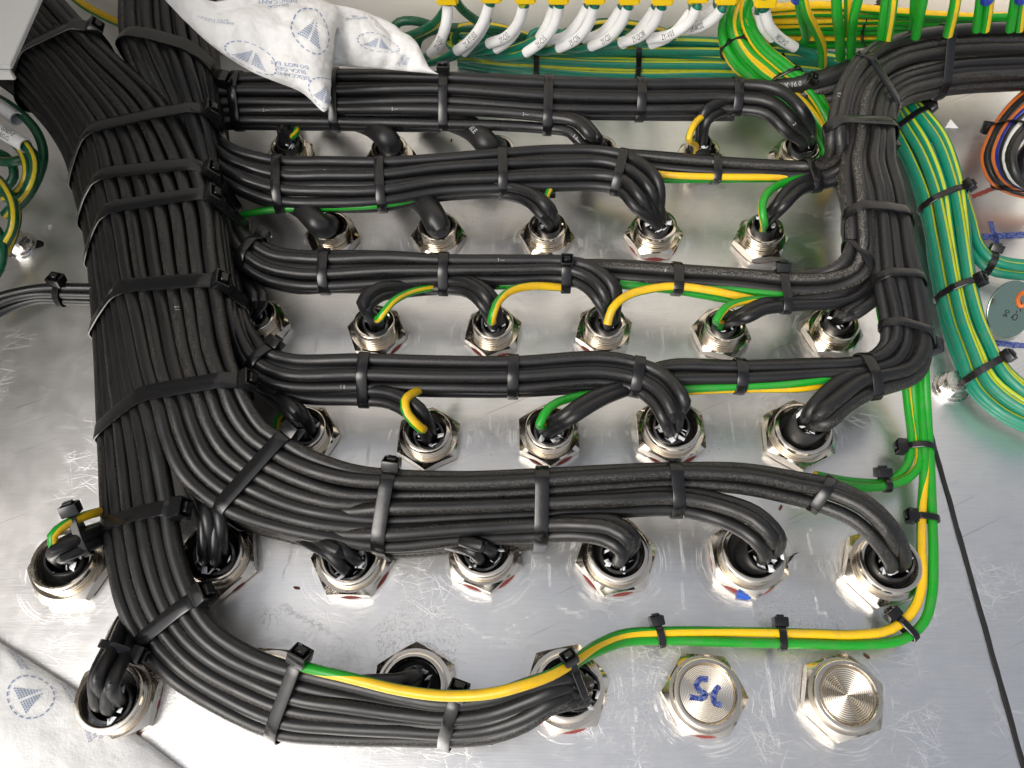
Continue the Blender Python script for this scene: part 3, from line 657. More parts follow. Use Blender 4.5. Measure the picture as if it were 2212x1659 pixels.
# ---- right trunk: three strips of the bundle that comes in from the upper right
UR = [(2290,46,60,2290,178,30),(2212,48,62,2212,180,32),(2060,53,70,2075,188,36),(1960,66,76,2000,203,42),(1890,92,82,1955,218,48),(1840,135,86,1930,238,54),(1810,190,84,1926,262,60),(1797,250,78,1925,290,62),(1790,300,74,1926,320,62)]
stream('RT2', 'black cores turning left from the right trunk over the fifth gland row', frac(UR,0,.30)+[(1785,328,64,1838,348,64),(1770,342,54,1798,380,54),(1735,347,46,1745,383,46),(1640,343,42,1640,380,42),(1540,337,40,1540,374,40),(1440,332,38,1440,364,38),(1350,323,36,1350,356,36),(1250,322,32,1250,352,32)], 3, 4.2, 1, mat='core2')
stream('RT2b', gcab((4,4)), [(1815,320,56,1850,330,56),(1805,362,52,1832,392,52),(1757,372,48,1775,408,48),(1700,402,47,1735,425,47),(1668,440,46,1690,465,46)], 2, 4.3, 0, gland=(4,4), ztop=31, rs=9.4)
wire('RT2be', '', [(1790,385,40),(1740,384,44),(1690,396,48),(1657,418,52),(1646,448,52),(1650,478,48)], 3.0, 'gyg', -.3, 0, into='RT2b', gland=(4,4))
stream('RT3', 'black cores turning left from the right trunk over the fourth gland row', frac(UR,.30,.62)+[(1824,352,70,1868,356,70),(1826,420,66,1882,420,68),(1830,480,62,1890,480,64),(1828,530,56,1892,540,58),(1805,568,50,1890,590,52),(1770,583,46,1830,622,46),(1700,588,42,1705,632,42),(1600,580,40,1600,622,40),(1470,571,38,1470,612,38),(1350,564,36,1350,604,36),(1240,560,32,1240,598,32)], 3, 4.2, 1, 1, mat='dusty', uend=15)
stream('RT3b', gcab((3,4)), [(1840,540,46,1885,560,46),(1850,592,44,1895,612,44),(1800,628,42,1850,652,42),(1700,640,40,1705,672,40),(1640,648,41,1650,688,41),(1590,672,42,1615,702,42)], 2, 4.2, 0, gland=(3,4), ztop=29)
wire('RT3be', '', [(1680,645,38),(1610,650,44),(1568,664,48),(1548,690,46)], 2.8, 'gyg', .1, 2, into='RT3b', gland=(3,4))
stream('RT3c', gcab((3,5)), [(1900,590,42,1910,620,42),(1868,640,43,1890,662,43),(1825,668,44,1848,690,44)], 2, 4.2, 0, gland=(3,5), ztop=31, lean=(4,3))
T4 = [('3',)+tuple(P(*s[:3]).lerp(P(*s[3:]), f) for f in (.62, 1)) for s in UR] + [(1868,352,68,1932,350,58),(1882,420,66,1950,420,56),(1888,480,62,1964,480,54),(1893,550,58,1980,560,52),(1900,620,56,1994,620,50),(1912,690,52,2008,690,46),(1910,735,48,2012,755,42),(1888,760,44,1992,808,40)]
def sub(sts, f0, f1): return [('3', st3(s)[0].lerp(st3(s)[1], f0), st3(s)[0].lerp(st3(s)[1], f1)) for s in sts]
stream('RT4a', gcab((2,2)), sub(T4, 0, .5)+[(1840,775,42,1870,812,42),(1750,779,40,1770,818,40),(1600,780,38,1600,828,38),(1450,777,35,1450,832,35),(1395,795,32,1405,840,32),(1330,832,34,1350,850,34),(1262,862,38,1290,882,38),(1212,898,40,1236,915,40)], 4, 4.2, 1, gland=(2,2), ztop=27, lean=(0,0), mat='core')
stream('RT4b', gcab((2,4)), sub(T4, .5, 1)+[(1835,798,45,1885,860,42),(1782,835,44,1832,893,42),(1742,880,42,1792,925,42)], 3, 5.0, 1, gland=(2,4), ztop=42, lean=(8,4), mat='core2', rs=11.5)
stream('RTu', 'packed lower layer of black cores inside the right trunk', [(s[0]+10,s[1]+6,s[2]-11,s[3]-8,s[4]+4,s[5]-9) for s in UR]+[(1800,350,58,1922,350,50),(1825,420,54,1938,420,48),(1835,480,50,1950,480,46),(1850,540,46,1970,560,44),(1880,600,44,1982,620,42)], 7, 4.2, 2, 1, mat='dusty', seg=8)
wire('jk1', 'thick dusty black jacketed cable running behind the right trunk', [(1560,215,18),(1640,192,30),(1720,182,38),(1790,166,44),(1850,142,48),(1950,110,46)], 7.6, 'sheath', name='jacketed_cable', cat='cable')
stream('jk2', 'two short black cores tied below the thick jacketed cable by the right trunk', [(1715,230,24,1700,212,28),(1760,222,30,1755,200,34),(1830,205,36,1830,180,40),(1890,190,36,1890,165,40)], 2, 4.2, 0, mat='dusty')
stream('left', 'thin black cores crossing the plate left of the big trunk', [(-60,715,18,-60,655,22),(15,665,20,20,636,24),(80,648,20,85,625,24),(140,650,20,140,622,24),(240,655,20,240,622,24)], 4, 3.3, 0, mat='core')

# ---- protective earth wires (green and yellow)
wire('E1', 'outer green earth wire running down the right side and along the front', [(1998,740,34),(1998,800,28),(2003,900,18),(2009,1000,14),(2013,1100,12),(2016,1200,12),(2013,1285,12),(1995,1345,12),(1945,1383,12),(1850,1393,12),(1750,1391,12),(1650,1389,12),(1550,1386,12),(1440,1383,12),(1350,1386,16),(1295,1405,26),(1255,1425,36),(1228,1450,42),(1215,1480,32)], 3.0, 'gyg', .32)
wire('E2', 'inner yellow earth wire following the front edge onto the bottom cable', [(1985,740,34,.45),(1988,800,26,.45),(1992,900,18,.42),(1997,1000,15,.3),(1994,1060,12,.12),(1991,1100,12,.04),(1990,1180,12,0),(1991,1262,12,0),(1972,1318,12,0),(1922,1360,12,.02),(1850,1371,12,.04),(1750,1369,12,.06),(1650,1366,12,.1),(1550,1364,12,.14),(1440,1364,14,.17),(1350,1369,18,.2),(1290,1393,28,.16),(1235,1432,46,.08),(1190,1458,54,.06),(1130,1480,58,.04),(1060,1498,56,0),(960,1503,52,0),(860,1490,50,0),(790,1473,48,.05),(730,1458,46,.22),(690,1449,44,.35),(640,1436,40,.45)], 3.0, 'gy', .0)
wire('E3', 'green earth wire bending left below the third gland row, outer', [(1968,740,34),(1970,800,26),(1978,900,16),(1987,970,14),(1984,1005,14),(1962,1032,14),(1920,1048,14),(1870,1053,18),(1820,1048,24),(1770,1036,28)], 3.0, 'gyg', -.22)
wire('E4', 'green earth wire bending left below the third gland row, inner', [(1952,745,34),(1954,800,24),(1962,880,16),(1969,950,13),(1961,1000,12),(1936,1030,11),(1905,1043,11),(1860,1042,14),(1810,1036,20),(1760,1026,24)], 2.9, 'gyg', .28)
wire('E5', 'green earth wire under the fifth-row bundle beside the left trunk', [(505,472,26),(530,463,30),(600,452,34),(700,449,36),(820,443,38),(920,425,34),(1000,405,30)], 2.7, 'gyg', .35)
wire('E6', 'yellow earth wire under the right-hand fifth-row cores', [(1290,352,28),(1370,368,36),(1440,378,40),(1540,382,41),(1660,383,42),(1745,384,42),(1830,396,36)], 2.7, 'gy', -.1, 0)
wire('E7', 'green earth wire curling down behind the right trunk', [(1300,384,26),(1400,388,31),(1540,388,33),(1680,387,36),(1760,392,36),(1815,405,34),(1838,440,30),(1826,500,22),(1830,560,16)], 2.7, 'gyg', .4)
wire('E7b', 'second green earth wire ducking behind the right trunk', [(1440,384,28),(1560,382,32),(1700,380,34),(1775,384,32),(1812,400,28),(1822,450,22)], 2.6, 'gyg', .36)
wire('E8', 'yellow earth wire rising from the fourth-row gland to the right trunk', [(1312,700,36),(1322,668,42),(1352,640,42),(1400,625,42),(1460,619,42),(1540,629,42),(1630,648,38),(1700,656,26),(1780,645,22),(1850,610,22)], 3.1, 'gy', .0)
wire('E9', 'green earth wire along the underside of the fourth-row bundle', [(1040,620,28),(1100,616,32),(1200,613,33),(1320,615,34),(1460,628,34),(1560,645,32),(1640,655,32)], 2.8, 'gyg', .3)
wire('E9b', 'green earth wire directly above the yellow one, fourth row', [(1340,608,34),(1460,612,36),(1560,622,38),(1680,634,40),(1760,628,40)], 2.6, 'gyg', .3)
wire('E10', 'green earth wire under the right-hand third-row cores', [(1300,850,28),(1390,846,33),(1480,840,36),(1600,834,38),(1700,829,40),(1790,818,42),(1870,800,42)], 2.9, 'gyg', .3)
wire('E10b', 'yellow earth wire under the right-hand third-row cores', [(1390,852,30),(1480,846,33),(1560,842,33),(1640,840,34),(1740,838,36),(1840,815,36)], 2.6, 'gy', -.1, .6)
wire('g22e', '', [(1345,846,32),(1240,858,38),(1185,882,46),(1166,915,44)], 2.9, 'gyg', .3, 0, into='RT4a', gland=(2,2))
wire('E11', 'yellow earth wire peeking out left of the lower right trunk', [(1885,580,32),(1897,630,32),(1903,680,30),(1914,720,28),(1950,800,22)], 2.8, 'gy', .1)
wire('E12', 'yellow strip of earth wire behind the fourth-row bundle near the trunk', [(545,585,26),(575,603,28),(600,612,28),(640,614,26)], 2.2, 'gy', .0)
# right teal bundle
stream('TR', 'teal and yellow earth cables sweeping down the right side of the plate', [(1850,215,18,1920,150,24),(1900,245,15,1962,195,24),(1930,300,13,2002,235,24),(1957,355,13,2046,290,24),(1987,435,13,2082,390,24),(2005,500,13,2094,470,24),(2016,560,13,2101,545,24),(2031,630,13,2114,630,24),(2049,700,13,2132,700,24),(2070,765,13,2157,752,24),(2102,840,13,2188,800,24),(2160,895,13,2235,838,24),(2270,945,13,2290,870,24)], 5, 3.9, 3, 1, mat='teal', name='earth_cable_bundle', part='earth_cable', v0=None, jit=.1, vr=.08, vc=-.02)
stream('TR2', 'teal earth cables branching off to the right edge of the plate', [(2060,420,10,2090,410,14),(2085,490,10,2105,470,15),(2105,555,10,2118,512,16),(2140,590,10,2145,543,17),(2185,600,10,2185,557,17),(2260,602,10,2260,562,17)], 3, 3.6, 0, mat='teal', name='earth_cable_bundle', part='earth_cable')
# rear teal bundle
stream('TT', 'teal and yellow earth cables lying along the foot of the rear wall', [(990,125,8,985,95,24),(1060,138,8,1065,92,26),(1150,150,8,1160,90,28),(1270,158,8,1270,88,30),(1400,164,8,1400,86,30),(1550,166,10,1560,92,30),(1700,172,12,1700,108,30),(1850,190,14,1850,130,30)], 6, 4.0, 2, 1, mat='teal', name='earth_cable_bundle', part='earth_cable', jit=.25, vr=.12, vc=-.13)
# bright green-yellow bundle at the rear
stream('GB', 'bright green and yellow earth wires curving down behind the rear bundle', [(1600,-30,84,1650,-30,88),(1565,30,72,1622,12,82),(1553,75,58,1630,50,70),(1572,125,46,1662,95,58),(1612,165,36,1712,140,48),(1690,220,26,1775,200,36),(1750,275,18,1800,262,24),(1795,360,12,1825,350,16)], 5, 3.9, 2, 1, mats=['gyg', 'gyg', 'gyg', 'gy', 'gyg'], name='earth_wire_bundle', part='earth_wire', v0=None, jit=.2, vr=.42)
stream('GH', 'green and yellow earth wires stretched along the rear wall at the right', [(1630,95,34,1640,12,74),(1760,103,28,1770,6,74),(1900,98,28,1900,14,68),(2020,84,32,2020,26,62),(2150,66,42,2150,33,56),(2280,64,42,2280,38,56)], 7, 3.6, 0, mat='gy', name='earth_wire_bundle', part='earth_wire', v0=None, twist=1.0)
vert = [('yellow earth wire dropping in front of the rear wall beside the blue lug', [(1730,-25,118),(1740,20,104),(1760,62,84),(1775,100,62),(1777,140,40)], 'gy', .0, 3.6),
 ('green earth wire curving left of the yellow one at the rear', [(1722,-25,112),(1728,20,98),(1738,62,76),(1740,85,56),(1722,105,40)], 'gyg', .3, 3.4),
 ('thick green earth wire hanging straight at the rear, third from left', [(1806,-25,116),(1808,30,100),(1814,80,76),(1816,125,50)], 'gyg', .3, 3.9),
 ('green earth wire hanging beside the yellow strip at the rear', [(1860,-25,116),(1846,30,100),(1840,75,78),(1838,128,50)], 'gyg', .34, 3.6),
 ('yellow earth wire half hidden behind the green one at the rear', [(1832,-25,106),(1832,30,90),(1829,75,68)], 'gy', .0, 3.0),
 ('green earth wire left of a pair above the upper right bundle', [(1916,-25,116),(1910,30,100),(1902,95,76)], 'gyg', .3, 3.5),
 ('green earth wire with yellow edge, right of a pair above the upper right bundle', [(1932,-25,118),(1926,30,102),(1915,95,78)], 'gyg', -.18, 3.5),
 ('slanting green earth wire above the middle of the upper right bundle', [(2000,-25,116),(1990,20,102),(1978,80,78)], 'gyg', .3, 3.5),
 ('darker green earth wire just left of the slanting one', [(1976,-25,106),(1974,20,92),(1972,70,72)], 'gyg', .3, 3.0),
 ('green earth wire with yellow edge near the rear wall stain', [(2068,-25,114),(2062,15,102),(2048,75,80)], 'gyg', -.16, 3.9),
 ('green earth wire under the right blue lug', [(2120,-25,112),(2116,15,100),(2110,65,82)], 'gyg', .3, 3.4),
 ('yellow edged earth wire beside the right blue lug', [(2140,-25,114),(2136,15,102),(2128,65,84)], 'gyg', -.16, 3.4),
 ('green earth wire at the far right of the rear wall', [(2196,-25,112),(2190,15,100),(2182,65,82)], 'gyg', .3, 3.4),
 ('last yellow edged earth wire at the right frame edge', [(2214,-25,112),(2208,15,100),(2202,65,82)], 'gyg', -.16, 3.0)]
for i, (lb, pts, mt, v0, r) in enumerate(vert): wire(f'V{i}', lb, pts, r, mt, v0, group='hanging earth wires at the rear')

# upright trunk part: remaining cores between the two strips already laid
stream('TL2', 'dusty black cores of the upright trunk part at the top left', [(258,-40,100,345,-40,98),(258,60,92,350,60,91),(268,118,86,368,118,87),(310,200,70,410,215,73),(375,300,54,440,310,58),(410,400,42,455,400,46),(420,500,36,460,500,38),(430,600,32,470,590,34)], 5, 4.3, 2, 2, mat='dusty', uend=6)
stream('TL3', 'packed lower layer of black cores below the upright trunk part', [(262,-40,84,458,-40,78),(262,100,72,462,105,66),(330,220,54,474,220,48),(390,330,42,482,320,32),(420,430,36,486,420,24),(440,540,32,494,520,22),(470,640,34,510,640,32),(480,720,30,520,720,30)], 7, 4.3, 0, 2, mat='dusty', seg=8)

# ---------------------------------------------------------------- cable ties
def head_mesh():
    bm = bmesh.new(); bmesh.ops.create_cube(bm, size=1)
    for v in bm.verts: v.co = Vector((v.co.x*8.4, v.co.y*9.2, v.co.z*6.2))*.001       # tangent, width, outward
    top = [f for f in bm.faces if f.normal.z > .9][0]
    r = bmesh.ops.bevel(bm, geom=bm.edges[:], offset=.0009, segments=2, affect='EDGES', profile=.6)
    top = max(bm.faces, key=lambda f: f.calc_center_median().z*1000 + f.calc_area()*1e5)
    q = bmesh.ops.inset_region(bm, faces=[top], thickness=.0014)
    bm.faces.ensure_lookup_table()
    bmesh.ops.translate(bm, verts=list(top.verts), vec=(0, 0, -.0022))
    q = bmesh.ops.inset_region(bm, faces=[top], thickness=.0009)
    bmesh.ops.translate(bm, verts=list(top.verts), vec=(0, 0, .0014))
    m = bpy.data.meshes.new('head'); bm.to_mesh(m); bm.free()
    m.polygons.foreach_set('use_smooth', [True]*len(m.polygons)); m.set_sharp_from_angle(angle=math.radians(35)); m.materials.append(M['tie'])
    return m
HEAD = head_mesh()
TAIL = box_mesh('tail', (-.0018, -.0024, 0), (.0018, .0024, .0022), .0004, 1); TAIL.materials.append(M['tie'])
def hull2(pts):
    pts = sorted(set((round(a, 6), round(b, 6)) for a, b in pts))
    def half(ps):
        h = []
        for p in ps:
            while len(h) >= 2 and (h[-1][0]-h[-2][0])*(p[1]-h[-2][1]) - (h[-1][1]-h[-2][1])*(p[0]-h[-2][0]) <= 0: h.pop()
            h.append(p)
        return h
    a, b = half(pts), half(pts[::-1]); return a[:-1] + b[:-1]
def tie(label, A, B, keys, head=0.0, w=6.4, hs=1.0, tol=.008, hmax=.075, bulge=0.0, skew=0.0):
    a, b = P(*A), P(*B); mid = (a+b)/2; d = (b-a).normalized(); up = Vector((0,0,1)); up = (up - d*d.dot(up)).normalized()
    n = d.cross(up)
    if skew: n = (Matrix.Rotation(math.radians(skew), 3, d) @ n); up = n.cross(d)*-1 if False else (Matrix.Rotation(math.radians(skew), 3, d) @ up)
    half = (b-a).length/2; pts = []; nn = np.array(n); mm = np.array(mid)
    for k in keys:
        for cv, R in CURVES.get(k, []):
            s = (cv[:, :3]-mm) @ nn
            for i in np.nonzero(s[:-1]*s[1:] <= 0)[0]:
                f = s[i]/(s[i]-s[i+1]) if s[i] != s[i+1] else 0
                p = cv[i, :3] + f*(cv[i+1, :3]-cv[i, :3]) - mm
                x, y = p.dot(np.array(d)), p.dot(np.array(up))
                if abs(x) < half+tol and abs(y) < hmax:
                    tn = cv[i+1, :3]-cv[i, :3]; tn /= max(np.linalg.norm(tn), 1e-9)
                    if abs(tn.dot(nn)) < .42: continue
                    rr = R*min(1.25, 1/max(.5, abs(tn.dot(nn))))
                    for q in range(14):
                        g = q*2*math.pi/14; pts.append((x+(R+.0007)*math.cos(g)*min(rr/R, 1.15), y+(R+.0007)*math.sin(g)))
    if len(pts) < 3:
        print('TIE MISS', label); pts = [(half*math.cos(q*.3), half*.4*math.sin(q*.3)) for q in range(21)]
    pts = [(x, max(y, .0008-mid.z)) for x, y in pts] if up.z > .95 else pts
    h = hull2(pts)
    # resample the loop evenly and soften it
    hp = np.array(h + [h[0]]); dl = np.linalg.norm(np.diff(hp, axis=0), axis=1); cl = np.concatenate([[0], np.cumsum(dl)]); L = cl[-1]
    m = max(24, int(L/.003)); t = np.linspace(0, L, m, endpoint=False)
    xy = np.stack([np.interp(t, cl, hp[:, 0]), np.interp(t, cl, hp[:, 1])], 1)
    xy = (np.roll(xy, 1, 0) + 2*xy + np.roll(xy, -1, 0))/4
    tg = np.roll(xy, -1, 0) - np.roll(xy, 1, 0); tg /= np.linalg.norm(tg, axis=1)[:, None]; nr = np.stack([tg[:, 1], -tg[:, 0]], 1)
    c = xy.mean(0)
    if ((xy-c)*nr).sum() < 0: nr = -nr
    th = .0011; W = w/2000; V = []
    for i in range(m):
        for o_, s_ in ((0, -1), (th*.75, -1), (th, -.82), (th, .82), (th*.75, 1), (0, 1)):
            p = mid + d*float(xy[i, 0]+nr[i, 0]*o_) + up*float(xy[i, 1]+nr[i, 1]*o_) + n*(W*s_); V.append(p)
    F = [(6*i+k, 6*i+(k+1) % 6, 6*((i+1) % m)+(k+1) % 6, 6*((i+1) % m)+k) for i in range(m) for k in range(6)]
    root = thing('cable_tie', label, 'cable tie', tuple(mid), 'black cable ties')
    strap = mobj('strap', me('strap', V, F, True, None, 30), M['tie'], root)
    bm = bmesh.new(); bm.from_mesh(strap.data); bmesh.ops.recalc_face_normals(bm, faces=bm.faces[:]); bm.to_mesh(strap.data); bm.free(); strap.data.set_sharp_from_angle(angle=math.radians(30))
    if head is not None:
        g = math.radians(head); dv = np.array([math.cos(g), math.sin(g)]); i = int(((xy-c) @ dv).argmax())
        dv = nr[i]*.6 + dv*.4; dv = dv/np.linalg.norm(dv)
        out = (d*float(dv[0]) + up*float(dv[1])).normalized(); tan = out.cross(n).normalized()
        pos = d*float(xy[i, 0]) + up*float(xy[i, 1]) + out*.0030*hs
        rot = Matrix((tan, -n if tan.cross(-n).dot(out) > 0 else n, out)).transposed().to_4x4()
        o = bpy.data.objects.new('head', HEAD); link(o, root); o.matrix_local = Matrix.Translation(pos) @ rot @ Matrix.Scale(hs, 4)
        e = bpy.data.objects.new('tail_end', TAIL); link(e, root); e.matrix_local = Matrix.Translation(pos + out*.0024*hs) @ rot @ Matrix.Scale(hs, 4)
    return root
TR_ = ['B6','B5a','B5b','B5c','B5u','R4','R3']
tie('wide black cable tie round the slanting part of the trunk, top left', (58,222,42), (238,102,82), ['B6','B5a','B5b','B5c','B5u'], 15, 11, 1.25, .03)
tie('wide black cable tie round the upright part of the trunk, top', (262,122,76), (466,165,68), ['R4','R3','TL2'], 0, 11, 1.25, .02)
for q, (A, B) in enumerate((((150,335,54),(490,268,60)), ((178,424,50),(500,384,58)), ((192,510,47),(514,448,56)), ((205,674,42),(512,640,52)), ((213,906,40),(530,842,52)))):
    tie('wide black cable tie across the left trunk, ' + ['first below where both parts merge','second below where both parts merge','third below where both parts merge','fourth, level with the thin cables','lowest before the trunk divides'][q], A, B, TR_+['TL2'], 32, 11, 1.3, .02)
tie('black cable tie on the lower trunk beside the looped cable', (222,1140,24), (375,1108,42), ['B6'], 5, 9.5, 1.4)
tie('black cable tie on the bend of the bottom cable', (300,1402,20), (432,1296,38), ['B6'], 10, 9.0, 1.4)
tie('black cable tie on the bottom cable with its head upright', (590,1592,15), (652,1438,34), ['B6','E2'], 10, 7.5, 1.25)
tie('black cable tie binding the yellow wire to the bottom cable', (962,1605,16), (990,1498,38), ['B6','E2'], 15, 7.0, 1.2)
tie('thin cable tie binding earth wires at the bottom cable gland', (1262,1500,34), (1228,1425,46), ['B6','E1','E2'], 20, 4.5, .95, .01)
K1 = ['R1','R1b']
tie('cable tie on the rear bundle right beside the left trunk', (510,266,44), (513,182,56), K1, None, 7.2)
for q, x in enumerate((720, 957, 1182)):
    tie(f'cable tie on the rear bundle, {["under the bag corner","below the bag end","third of five"][q]}', (x,272+q*3,42), (x+3,152+q*6,56), K1, None if q != 1 else 60, 7.2, 1.1)
tie('cable tie on the rear bundle, fourth of five', (1383,242,44), (1383,168,52), ['R1'], None, 7.2)
tie('cable tie on the rear bundle just before its bend', (1590,246,44), (1590,170,52), ['R1'], None, 7.2)
K2 = ['R2','E5']
for q, (A, B, lb) in enumerate((((602,447,38),(602,342,44),'next to the left trunk'), ((825,446,38),(820,346,44),'above the second gland from left'), ((1087,412,38),(1085,330,44),'in the middle'), ((1328,414,38),(1348,332,44),'before the bend into the gland'))):
    tie('cable tie on the fifth-row bundle, ' + lb, A, B, K2, None, 7.0)
tie('cable tie holding earth wires to the right-hand fifth-row cores', (1543,394,34), (1545,336,42), ['RT2','E6','E7','E7b'], None, 6.0, 1, .012)
tie('cable tie where the fifth-row cores meet the right trunk', (1760,408,46), (1742,348,48), ['RT2','RT2b','E6'], None, 7.0, 1, .004, .024)
tie('slanting cable tie where the fourth-row bundle leaves the trunk', (516,572,44), (566,512,40), ['R3'], 12, 6.6, 1.1)
for q, (A, B, ks, lb) in enumerate((((700,626,34),(702,540,40),['R3','R3b'],'first from the left trunk'), ((957,632,34),(960,552,41),['R3','R3b'],'above the third gland'), ((1222,628,34),(1222,558,42),['R3','E9','R3be'],'before the bend into the gland'), ((1460,650,34),(1462,569,40),['RT3','E8','E9','E9b'],'holding the yellow wire'))):
    tie('cable tie on the fourth-row bundle, ' + lb, A, B, ks, 80 if q == 2 else None, 7.0, 1, .012)
tie('cable tie where the fourth-row cores meet the right trunk', (1697,674,40), (1686,586,44), ['RT3','RT3b','E8'], 40, 6.2, 1.1, .012)
tie('slanting cable tie where the third-row bundle leaves the trunk', (527,808,46), (590,752,44), ['R4'], 12, 6.6, 1.15)
for q, (A, B, ks, lb) in enumerate((((785,868,32),(790,773,42),['R4','R4b'],'first from the left trunk'), ((1108,847,38),(1109,777,42),['R4'],'in the middle'), ((1370,856,38),(1382,776,42),['R4','RT4a'],'before the bend into the gland'), ((1598,838,36),(1598,778,40),['RT4a','E10','E10b'],'holding the green wire'))):
    tie('cable tie on the third-row bundle, ' + lb, A, B, ks, None, 7.2, 1, .012)
tie('cable tie round the lower end of the right trunk', (1893,864,40), (1868,772,46), ['RT4a','RT4b'], None, 7, 1, .014)
B5 = ['B5a','B5b','B5c','B5u']
tie('slanting wide cable tie on the bend of the second-row bundle', (482,1105,38), (622,945,48), B5, 14, 9.4, 1.25, .012)
tie('cable tie on the second-row bundle, second from left', (818,1186,30), (846,1014,45), B5, 25, 8.6, 1.2, .012)
tie('cable tie on the second-row bundle, in the middle', (1168,1166,30), (1171,1014,45), B5, None, 8.4, 1, .012)
tie('cable tie on the second-row bundle where the cores divide', (1462,1112,36), (1455,1002,45), ['B5a','B5b'], None, 7.6, 1, .012)
tie('cable tie on the far right arch of the second-row bundle', (1757,1098,42), (1797,1034,46), ['B5a'], None, 6.8)
URK = ['RT2','RT3','RT4a','RT4b','RTu']
tie('wide cable tie over the shoulder of the right trunk', (1842,128,80), (1925,245,56), URK, None, 7.5, 1, .016)
tie('wide cable tie on the upper right bundle with head below', (2045,56,70), (2028,196,38), URK, -5, 7.5, 1.25, .016)
tie('wide cable tie round the right trunk below its shoulder', (1792,300,66), (1932,302,54), URK, 0, 8.5, 1.2, .005)
tie('cable tie round the right trunk, halfway down', (1818,490,52), (1966,488,48), URK, None, 7.5, 1, .016)
tie('cable tie where the fourth-row cores leave the right trunk', (1832,545,50), (1888,612,48), ['RT3','RT3b'], None, 6.5, 1, .012)
tie('cable tie low on the right trunk by the yellow strip', (1900,628,44), (1996,622,44), ['RT4a','RT4b','RTu'], None, 6.5, 1, .014)
tie('cable tie on the last bend of the right trunk', (1906,712,46), (2014,738,42), ['RT4a','RT4b'], -15, 6.5, 1.15, .014)
tie('cable tie binding the thick jacketed cable behind the right trunk', (1752,215,28), (1742,172,44), ['jk1','jk2'], 60, 6.0, 1, .014)
tie('cable tie on the looped cable at the left edge', (175,1192,40), (152,1130,48), ['g10','g10e'], 20, 4.8, 1.15, .01)
tie('cable tie on the bent-back cable in the lower left', (228,1392,42), (290,1412,44), ['g00'], -5, 5.0, 1.1, .01)
tie('cable tie on the thin cores left of the trunk', (131,655,18), (130,618,26), ['left'], 40, 4.8, 1.15, .01)
tie('small cable tie on earth wires, third gland row level', (1955,966,12), (2022,970,14), ['E1','E2','E3','E4'], 165, 4.4, 1.05, .008)
tie('small cable tie on the pair of earth wires, second row level', (1978,1116,12), (2024,1122,12), ['E1','E2'], 170, 4.4, 1.0, .006)
tie('small cable tie on the earth wires at the front right corner', (1936,1336,12), (1970,1372,12), ['E1','E2'], 170, 4.4, 1.0, .006)
tie('small cable tie on front earth wires above the clean plug', (1690,1398,12), (1686,1356,12), ['E1','E2'], 10, 4.4, .95, .006)
tie('small cable tie on front earth wires above the pen-marked plug', (1430,1396,12), (1420,1354,14), ['E1','E2'], 10, 4.4, .95, .006)
tie('small cable tie on the two green wires bending left', (1915,1062,12), (1908,1030,13), ['E3','E4'], 20, 4.4, 1.05, .006)
for q, (A, B) in enumerate((((1922,292,14),(1998,240,24)), ((1994,450,13),(2086,408,24)), ((2036,640,13),(2114,612,24)), ((2092,820,13),(2166,778,24)))):
    tie('cable tie on the right teal earth cables, ' + ['topmost','second from top','third from top','lowest'][q], A, B, ['TR'], 25, 5.0, 1.0, .008)
tie('cable tie on the teal branch at the right edge', (2132,588,10), (2150,540,17), ['TR2'], 20, 5.0, 1.0, .008)
tie('cable tie on the rear teal earth cables, right', (1376,166,8), (1374,88,28), ['TT'], 60, 4.8, 1.15, .01)
tie('cable tie on the rear teal earth cables, left', (1158,152,8), (1160,96,26), ['TT'], 60, 4.6, .95, .01)
tie('cable tie on the bright green and yellow bundle at the rear', (1572,118,46), (1656,88,58), ['GB'], None, 5.2, 1, .01)
tie('second cable tie on the bright green and yellow bundle, by the jacketed cable', (1650,195,30), (1735,160,42), ['GB'], None, 5.2, 1, .01)
tie('cable tie on the green wires below the hanging yellow wire', (1768,165,30), (1772,125,44), ['V0','TT'], 60, 4.8, 1.1, .012)
tie('cable tie on the rear wall earth wires', (1880,100,30), (1890,14,66), ['GH'], 60, 5.0, 1.2, .012)

# ---------------------------------------------------------------- lettering wrapped on tubes
def wrap_text(body, cv, R, s0, size, phi, mat, parent, flip=False, xs=.72, name='lettering'):
    """lettering laid round a tube: x runs along the curve from arc length s0, y runs round it from the angle phi"""
    V, F = text_mesh(body); c = np.asarray(cv)[:, :3]; T, U, W = frames(c)
    L = np.concatenate([[0], np.cumsum(np.linalg.norm(np.diff(c, axis=0), axis=1))]); out = []
    sg = -1 if flip else 1
    for x, y, _ in V:
        s = min(max(s0 + sg*x*size*xs, 0), L[-1]); i = min(int(np.searchsorted(L, s, 'right'))-1, len(c)-2); f = (s-L[i])/max(L[i+1]-L[i], 1e-9)
        p = c[i]+(c[i+1]-c[i])*f; u = U[i]+(U[i+1]-U[i])*f; v = W[i]+(W[i+1]-W[i])*f
        a = phi - sg*y*size/R; out.append(p + (R+.00016)*(math.cos(a)*u+math.sin(a)*v))
    return mobj(name, me(name, out, F, True), M[mat], parent)
def cam_angle(cv, i):
    T, U, W = frames(cv); v = np.array([0, 0, H]) - np.asarray(cv)[i, :3]
    return math.atan2(v.dot(W[i]), v.dot(U[i]))
